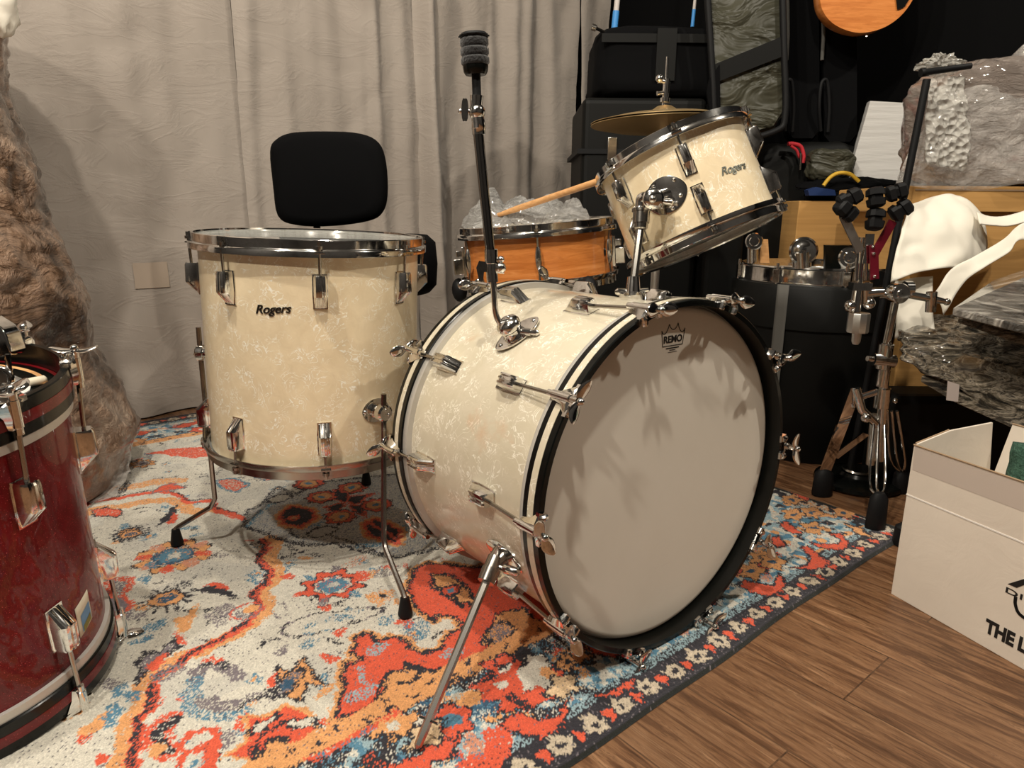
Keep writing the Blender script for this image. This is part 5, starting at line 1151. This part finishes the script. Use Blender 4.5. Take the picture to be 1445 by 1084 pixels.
for i, (px_, py_, Yk, hgt, rr_, lb) in enumerate(((1131, 386, 1.84, 40, .030, 'chrome round-headed clamp standing on the small chrome drum, left one'), (1196, 388, 1.86, 30, .024, 'chrome clamp beside the black plate on the small chrome drum'), (1062, 368, 1.98, 34, .020, 'chrome clamp with wood block at the left rim of the small chrome drum'))):
    p_ = A(px_, py_, Yk); p_.z = zc0 + .047; tp = A(px_, py_ - hgt * .75, Yk)
    t_ = thing('drum_clamp', lb, 'clamp', T(*p_)); I_ = T(*p_).inverted()
    b = MB(); b.tube([p_, tp], rr_ * .8, 18); b.build('body', M['chrome'], t_, 50, mx=I_)
    b = MB(); b.lathe([(.001, .006), (rr_ * .6, .006), (rr_ * .7, .004), (rr_ * 1.05, .004), (rr_ * 1.2, 0), (rr_ * 1.1, -.014), (.001, -.016)], 26, FZ(tp + Vector((0, -.012, .004)), (-.25, -1, .1))); b.build('cap', M['chrome'], t_, 40, mx=I_)
b = slab([(1164, 346), (1210, 346), (1206, 386), (1164, 386)], 1.93, .03, M['rubber'], .002); tag(b.build('mount_plate', M['black_lac'], None, 30), 'black square mount plate with chrome frame on the small chrome drum', 'plate')
b = slab([(1074, 338), (1084, 338), (1086, 372), (1072, 372)], 2.0, .03, M['stick'], .002); tag(b.build('wood_block', M['stick'], None, 30), 'small wooden block at the left rim of the small chrome drum', 'block')
# ------------------------------------------------------------------ snare stand in front of the case
Ys = 1.50; bs = A(1240, 640, Ys)
ss = thing('snare_stand', 'chrome snare stand with black rubber grips and folded basket, right side', 'stand', T(bs.x, Ys, 0)); I_ = T(bs.x, Ys, 0).inverted()
def sub_(name, m, fn, parent=None, sm=45, **k):
    b = MB(); fn(b); return b.build(name, m, parent or ss, sm, mx=I_ if parent is None else None, **k)
sub_('tube', M['chrome'], lambda b: (b.tube([A(1240, 650, Ys), A(1246, 560, Ys), A(1251, 484, Ys)], .0105, 16), b.tube([A(1251, 484, Ys), A(1268, 402, Ys)], .0085, 16)))
jn = sub_('height_joint', M['chrome'], lambda b: (b.tube([A(1246, 520, Ys), A(1251, 486, Ys)], .016, 18), b.tube([A(1232, 507, Ys - .005), A(1262, 510, Ys - .005)], .014, 14), b.tube([A(1244, 545, Ys), A(1248, 522, Ys)], .013, 14)))
sub_('wing_screw', M['chrome'], lambda b: (b.tube([A(1232, 507, Ys - .012), A(1224, 506, Ys - .014)], .006, 10)), jn)
sub_('tilt_joint', M['chrome'], lambda b: (b.lathe([(.001, .016), (.009, .016), (.010, .013), (.019, .013), (.0215, .010), (.0215, -.014), (.001, -.016)], 32, FZ(A(1267, 414, Ys - .01), (.05, -1, .05))), b.tube([A(1276, 408, Ys + .01), A(1286, 408, Ys + .01)], .017, 18)))
ar = sub_('cross_arm', M['chrome'], lambda b: (b.tube([A(1284, 416, Ys), A(1316, 422, Ys), A(1336, 426, Ys)], [.0085, .0085, .0055], 14), b.tube([A(1240, 416, Ys), A(1256, 416, Ys)], .008, 12)))
sub_('end_clamp', M['chrome'], lambda b: (b.tube([A(1315, 412, Ys), A(1313, 440, Ys)], .011, 12), b.ball(A(1336, 426, Ys), .008)), ar)
Yb = Ys - .03
bk = sub_('basket_hub', M['chrome'], lambda b: (b.tube([A(1212, 405, Yb), A(1216, 360, Yb), A(1219, 335, Yb)], .006, 10), b.tube([A(1206, 440, Yb), A(1211, 400, Yb)], [.012, .009], 12), b.tube([A(1222, 430, Yb), A(1222, 398, Yb)], .008, 10), b.tube([A(1222, 414, Yb), A(1246, 412, Yb)], [.011, .009], 10), b.ball(A(1200, 432, Yb), .013), b.ball(A(1226, 428, Yb), .013), b.tube([A(1208, 396, Yb - .01), A(1212, 335, Yb - .01)], .004, 8), b.tube([A(1222, 395, Yb + .01), A(1224, 332, Yb + .01)], .004, 8), b.box(-.02, .02, -.012, .012, -.008, .008, T(*A(1214, 404, Yb)))))
sub_('adjusting_knob', M['alu'], lambda b: b.lathe([(.001, -.046), (.006, -.046), (.009, -.040), (.010, -.021), (.0105, -.020), (.0215, -.020), (.0225, -.017), (.0225, .019), (.0215, .022), (.001, .022)], 10, T(*A(1211, 456, Yb))), sm=30)
def flat(b, p0, p1, w, th=.004, nrm=Vector((0, -1, 0))):
    d = (p1 - p0).normalized(); s_ = d.cross(nrm).normalized() * w; n_ = nrm * th / 2
    b.loft([[p + s_ + n_, p - s_ + n_, p - s_ - n_, p + s_ - n_] for p in (p0, p1)])
arms = ((((1214, 355), (1190, 305)), M['alu'], (((1200, 304), (1186, 290)), ((1188, 286), (1210, 274))), 'chrome basket arm'), (((1223, 372), (1228, 330)), M['chrome'], (((1235, 270), (1236, 288)), ((1236, 300), (1233, 320))), 'chrome basket arm'), (((1232, 362), (1260, 312)), M['maroon'], (((1256, 274), (1274, 268)), ((1262, 302), (1280, 290))), 'maroon basket arm'))
for (p0, p1), m, grips, lb in arms:
    a_ = sub_('basket_arm', m, lambda b: flat(b, A(*p0, Yb - .02), A(*p1, Yb - .02), .0085)); a_['label'] = lb
    def grip(b):
        for (q0, q1) in grips:
            u0, u1 = A(*q0, Yb - .02), A(*q1, Yb - .025); m_ = FZ((u0 + u1) / 2, (u1 - u0), (0, -1, 0)); L_ = (u1 - u0).length / 2 + .007
            b.loft([[(x, y, z) for x, y in ((-.010 * f_, -.015 * f_), (.010 * f_, -.015 * f_), (.0145 * f_, -.008 * f_), (.0145 * f_, .010 * f_), (.009 * f_, .016 * f_), (-.009 * f_, .016 * f_), (-.0145 * f_, .010 * f_), (-.0145 * f_, -.008 * f_))] for z, f_ in ((-L_, .75), (-L_ * .8, 1.05), (-L_ * .25, 1.1), (-L_ * .2, .8), (L_ * .1, .8), (L_ * .15, 1.1), (L_ * .8, 1.0), (L_, .7))], True, m_)
    sub_('rubber_grip', M['rubber'], grip, a_, 40)
ml = sub_('basket_arm', M['maroon'], lambda b: flat(b, A(1233, 346, Yb - .028), A(1234, 394, Yb - .028), .0085)); ml['label'] = 'maroon folded basket arm'
for x_, y_ in ((1232, 348), (1233, 358), (1234, 390)): sub_('rivet', M['chrome'], lambda b: b.ball(A(x_, y_, Yb - .033), .0035, 8, 6), ml)
lgm = mat('mirror_chrome', (.82, .8, .78), .04, 1)
def foot(b, p, w=.021, h=.075): b.loft([[(p.x + w * f_ * math.cos(a) * 1.0, p.y + w * .7 * f_ * math.sin(a), z) for a in [k * PI / 6 for k in range(12)]] for z, f_ in ((.001, .95), (.006, 1.05), (h * .5, 1.0), (h * .85, .92), (h, .5))])
fA = G(1160, 694, 0.01); fB = G(1235, 741, .01); fC = G(1270, 690, .01)
for (top, mid, ft_, lb, hh_) in (((1204, 556), None, fA, 'wide mirror-bright leg', .068), ((1240, 590), None, fB, None, .085), ((1258, 580), None, fC, None, .06)):
    tp_ = A(*top, Ys)
    if lb:
        lg_ = sub_('leg', lgm, lambda b: (flat(b, A(1208, 548, Ys), Vector((ft_.x, ft_.y, hh_ - .01)), .0125, .006), flat(b, A(1222, 612, Ys - .005), Vector((ft_.x + .02, ft_.y, hh_ + .03)), .008, .004))); lg_['label'] = lb
        sub_('hinge', M['chrome'], lambda b: (b.tube([A(1208, 548, Ys), A(1216, 578, Ys - .005), A(1238, 600, Ys)], .0095, 10), b.tube([A(1216, 560, Ys), A(1240, 552, Ys)], .0075, 10), b.ball(A(1222, 590, Ys - .014), .011)), lg_)
    else:
        lg_ = sub_('leg', M['chrome'], lambda b: [b.tube(bez([tp_ + Vector((dx, 0, 0)), tp_.lerp(ft_, .6) + Vector((dx * 1.6, 0, 0)), Vector((ft_.x, ft_.y, hh_ - .01))], 4), .0032, 8) for dx in (-.010, 0, .012)])
    sub_('rubber_foot', M['rubber'], lambda b: foot(b, ft_, .021 if lb is None else .024, hh_), lg_, 40)
sub_('center_rod', M['alu'], lambda b: b.tube([A(1228, 655, Ys + .02), A(1234, 585, Ys + .01)], .0095, 12))
sub_('collar', M['chrome'], lambda b: (b.tube([A(1243, 575, Ys), A(1246, 548, Ys)], .017, 16), b.ball(A(1263, 566, Ys), .006)))
# black weight on the floor behind the stand feet
wp = G(1212, 688, .0); b = MB(); b.lathe([(.001, 0), (.098, 0), (.104, .006), (.102, .014), (.085, .022), (.05, .026), (.046, .034), (.001, .036)], 56)
dk = b.build('round_base', M['black_lac'], None, 40); dk.matrix_world = T(wp.x + .01, wp.y + .03, 0); tag(dk, 'round black stand base on the floor behind the chrome stand feet', 'stand base')
b = MB(); b.lathe([(.001, .0362), (.040, .0362), (.036, .040), (.001, .040)], 40); b.build('top_plate', M['chrome_dull'], dk, 40)
wj = G(1252, 778, 0); b = MB(); b.lathe([(.001, 0), (.017, 0), (.019, .008), (.017, .04), (.010, .046), (.001, .046)], 20); fo = b.build('rubber_foot', M['rubber'], None, 40); fo.matrix_world = T(G(1268, 772).x + .012, G(1268, 772).y + .01, 0); tag(fo, 'small black rubber foot peeking out behind the white box corner', 'rubber foot')
# ------------------------------------------------------------------ white cardboard box, lower right
B0 = G(1257, 838); B1 = G(1445, 946); d1 = (B1 - B0).normalized(); d2 = Vector((-d1.y, d1.x, 0)); 
if d2.x < 0: d2 = -d2
def z_at(P, py):
    # height above floor point P seen at pixel row py
    k = -(py - 542) / F; a = P - CAM; return -(a.dot(UP) - k * a.dot(FW)) / (UP.z - k * FW.z)
hz = z_at(B0, 697); hf = z_at(B0, 626); Lx, Ly = .52, .215
BX = FR(B0, d1, d2, Vector((0, 0, 1)))
bx = thing('white_box', 'open white cardboard box with black printing on the floor, lower right corner', 'box', BX)
th_ = .004
b = MB(); b.box(0, Lx, 0, th_, 0, hz); b.box(0, Lx, Ly - th_, Ly, 0, hz); b.box(0, th_, th_, Ly - th_, 0, hz); b.box(Lx - th_, Lx, th_, Ly - th_, 0, hz); b.box(th_, Lx - th_, th_, Ly - th_, 0, th_); b.build('body', M['whitecard'], bx, 0, bevel=.0012)
def flap(pts, nrm, lb=None):
    b = MB(); f = [Vector(p) for p in pts]; n_ = Vector(nrm) * .004; b.loft([f, [p + n_ for p in f]]); o = b.build('flap', M['whitecard'], bx, 0, bevel=.0008)
    e = MB(); e.tube([f[-2], f[-1]], .0016, 6); e.build('cut_edge', M['cardedge'], o, 0); return o
flap([(0, .0, hz), (Lx, 0, hz), (Lx, -.006, hf + .0), (0.004, -.006, hf)], (0, 1, 0))
flap([(0, .006, hz), (0, Ly - .006, hz), (-.012, Ly - .006, hf + .012), (-.006, .09, hf + .012), (-.0, .004, hf)], (1, 0, 0))
flap([(.004, Ly, hz), (Lx, Ly, hz), (Lx, Ly + .01, hf + .015), (.016, Ly + .01, hf + .015)], (0, 1, 0))
b = MB(); b.box(.0, Lx, -.0008, 0, hz - .0018, hz + .0006); b.build('crease', mat('white_crease', (.85, .8, .74), .5), bx, 0)
b = MB(); yf = lambda z: -.006 * (z - hz) / (hf - hz) - .0003
b.add([(.006, yf(hf - .045), hf - .045), (Lx, yf(hf - .045), hf - .045), (Lx, yf(hf - .003), hf - .003), (.006, yf(hf - .003), hf - .003)], [(0, 1, 2, 3)]); b.build('tape', M['tape_clear'], bx, 0)
FX = FR((0, 0, 0), (1, 0, 0), (0, 0, 1), (0, -1, 0))     # face frame: x along the face, y up, z outwards
def on_face(px, py):
    d = ray(px, py); t = (B0 - CAM).dot(d2) / d.dot(d2); q = CAM + d * t - B0; return q.dot(d1), q.z
x0, y0 = on_face(1392, 905); x1, _ = on_face(1443, 935)
tm = text_mesh('THE LOUDEST', .040, M['ink'], .0004, 0, 'THE', .0006, .95)
tm = text_mesh('THE L', .034, M['ink'], .0004, 0, 'THE', .0016, .97); 
xs = [v.co.x for v in tm.vertices]; ys = [v.co.y for v in tm.vertices]; xa, ya = on_face(1390, 885); xb, yb = on_face(1447, 925); xc, yc = on_face(1392, 872); xe, ye = on_face(1392, 893)
sx = (xb - xa) / (max(xs) - min(xs)); sy = (yc - ye) / (max(ys) - min(ys)) * 1.0
for v in tm.vertices: v.co.x = xa + (v.co.x - min(xs)) * sx; v.co.y = ye + (v.co.y - min(ys)) * sy
place('lettering', tm, bx, FX @ T(0, 0, .0003))['label'] = 'black letters THE L'
tm = text_mesh('DI', .034, M['ink'], .0004, 0, 'DI', .0003, 1.05); xs = [v.co.x for v in tm.vertices]; ys = [v.co.y for v in tm.vertices]; xa, ya = on_face(1420.5, 828); xb, yb = on_face(1444, 838); _, yc = on_face(1421, 828.5); _, ye = on_face(1421, 836.5)
for v in tm.vertices: v.co.x = xa + (v.co.x - min(xs)) / (max(xs) - min(xs)) * (xb - xa); v.co.y = ye + (v.co.y - min(ys)) / (max(ys) - min(ys)) * (yc - ye)
place('lettering', tm, bx, FX @ T(0, 0, .0003))['label'] = 'small black letters DI'
b = MB(); q = [on_face(*p) for p in ((1422.5, 824), (1435, 829.5), (1452, 823), (1452, 815))]; b.prism(q, .0003, .0008)
q = [on_face(*p) for p in ((1433.5, 843), (1433, 852), (1437, 864), (1446, 872), (1456, 876))]; P_ = bez([(x, y, 0) for x, y in q], 5); flat_line(b, P_, .0024, .0003, .0008)
b.build('logo', M['ink'], bx, 0, mx=FX)['label'] = 'black bar and arc of a cut-off logo'
pgs = BX @ Vector((.20, Ly * .62, 0)); b = MB(); f = []
def on_pl(px, py):
    d = ray(px, py); o_ = B0 + d2 * Ly * .6; t = (o_ - CAM).dot(d2) / d.dot(d2); q = CAM + d * t - B0; return q.dot(d1), q.z
px_, pz = on_pl(1438, 624); pl_x, _ = on_pl(1425, 665)
def padf(s, t): return Vector((pl_x + .26 * s + (px_ - pl_x) * t, Ly * .60 - .02 * s + .012 * noise.noise((s * 6, t * 6, 1)), .10 + (pz - .10) * t + .01 * s))
b.grid(padf, 20, 12); pd = b.build('scouring_pad', M['scrub'], None, 60, solid=.022); pd.matrix_world = BX; tag(pd, 'green fibre pad sticking up inside the open white box', 'pad')
# ------------------------------------------------------------------ brown wrapped bundle on the left, with plastic bag at its foot
b = MB(); prof = [(690, 150, 1.50), (640, 146, 1.50), (560, 134, 1.52), (500, 114, 1.54), (440, 104, 1.55), (400, 88, 1.56), (345, 78, 1.56), (320, 66, 1.57), (250, 48, 1.58), (180, 36, 1.58), (110, 22, 1.6), (60, 14, 1.6), (0, 8, 1.6), (-80, 0, 1.6)]
cxw = -1.34; cyw = 1.50
prof2 = []
for y, x, Y in prof: p_ = A(x, y, Y); prof2.append((max(p_.z, .0), p_.x - cxw))
prof2[0] = (.010, prof2[0][1]); prof2 = [(0.008, prof2[0][1] * .96)] + prof2 + [(prof2[-1][0] + .04, .15), (prof2[-1][0] + .07, .01)]
zs_ = [z for z, _ in prof2]
def rad(z):
    for (z0, r0), (z1, r1) in zip(prof2[:-1], prof2[1:]):
        if z <= z1 or z1 == prof2[-1][0]: 
            k = (z - z0) / max(z1 - z0, 1e-6); return r0 + (r1 - r0) * min(1, max(0, k))
    return .01
ztp = prof2[-1][0]
def bagfn(s, t):
    a = 2 * PI * s; z = .008 + (ztp - .008) * t; r = rad(z); v = Vector((math.cos(a), math.sin(a), z * 2.2))
    n_ = noise.noise(v * 2.4) * .03 + abs(noise.noise(v * 5.5)) * .016 + abs(noise.noise(Vector((v.x * 9, v.y * 9, v.z * 16)))) * .012
    k = min(1, t * 14); rr_ = max(.004, r - .02 + n_ * k * min(1, r * 8)); sgn = max(0, math.cos(a))
    return Vector((rr_ * math.cos(a), rr_ * 1.15 * math.sin(a), z))
b = MB(); b.grid(bagfn, 170, 190, wrap=True)
bw_ = b.build('wrapped_bundle', M['brownbag'], None, 60); bw_.matrix_world = T(cxw, cyw, 0); tag(bw_, 'tall brown bundle in crinkled plastic behind the red drum, left edge', 'wrapped bundle')
b = MB()
def bag2(s, t):
    x = 118 + 66 * s; y = 610 + 30 * (1 - s) * 0 + 96 * t
    Yc_ = 1.62 + .10 * math.sin(PI * s) * 0; p = A(x - 8 * t * s, y, 1.66 - .13 * t)
    n_ = noise.noise(p * 12) * .03 + abs(noise.noise(p * 30)) * .02; d_ = .10 * (1 - (2 * s - 1) ** 2) * (.4 + .6 * t); p = p + Vector((0, -n_ - d_ * .5, n_ * .5)); p.z = max(p.z, .010); return p
b.grid(bag2, 60, 50); tag(b.build('plastic_bag', mat('thin_clear_plastic', rough=.15, coat=.4, build=plasticm((.74, .68, .62), 1, .25, .75, 22)), None, 60), 'crumpled clear plastic bag on the rug behind the red drum', 'plastic bag')
wq = A(-6, 4, 1.42); crumple('foam_scrap', wq, (.035, .03, .06), M['foam_soft'], 'small white foam scrap at the top left edge on the brown bundle', 'foam scrap', 3, 30, 20, .2, 1.5)
# ------------------------------------------------------------------ ceiling lamps, plus lamps added for fill and bass head shadows
def lamp(name, loc, power, size=.06, color=(1, .80, .58), aim=None, cone=None):
    if cone:
        l = bpy.data.lights.new(name, 'SPOT'); l.spot_size = cone; l.spot_blend = .6; l.shadow_soft_size = size
    else:
        l = bpy.data.lights.new(name, 'POINT'); l.shadow_soft_size = size
    l.energy = power; l.color = color
    o = bpy.data.objects.new(name, l); COL.objects.link(o); o.location = loc
    if aim is not None: o.rotation_euler = (Vector(aim) - Vector(loc)).to_track_quat('-Z', 'Y').to_euler()
    return o
WARM = (1, .925, .80)
lamp('ceiling_or_added_lamp', (-.75, .40, 2.5), 48, .035, WARM)
lamp('ceiling_or_added_lamp', (-.95, -.55, 2.25), 52, .05, WARM)  # added fill lamp behind the camera, brightens surfaces facing it
lamp('ceiling_or_added_lamp', (-.25, 1.75, 2.5), 9, .05, WARM)
lamp('ceiling_or_added_lamp', (.0, .16, 2.5), 50, .035, WARM)  # added to throw hoop and claw shadows across the bass head
lamp('ceiling_or_added_lamp', (1.80, .80, 2.5), 46, .035, WARM)  # added from the right to brighten the bass head and shadow its rim
w = bpy.data.worlds.new('room_light'); S.world = w; w.use_nodes = True
w.node_tree.nodes['Background'].inputs[0].default_value = (1, .85, .7, 1); w.node_tree.nodes['Background'].inputs[1].default_value = .15
S.view_settings.view_transform = 'Standard'; S.view_settings.look = 'None'; S.view_settings.gamma = 1; S.view_settings.use_curve_mapping = False
S.view_settings.exposure = 1.0
# repeats share a group
for o in S.objects:
    if o.parent is None and 'group' not in o:
        g = {'gig_bag': 'gig bags along the black wall', 'foam_sheet': 'white foam sheets over the cardboard boxes', 'cardboard_box': 'brown cardboard boxes at the right', 'black_board': 'black boards at the right edge', 'taped_rod': 'rods with blue taped ends', 'drum_clamp': 'chrome clamps on the small chrome drum', 'equipment_case': 'black equipment cases behind the hi-hat'}.get(o.name.split('.')[0])
        if g: o['group'] = g
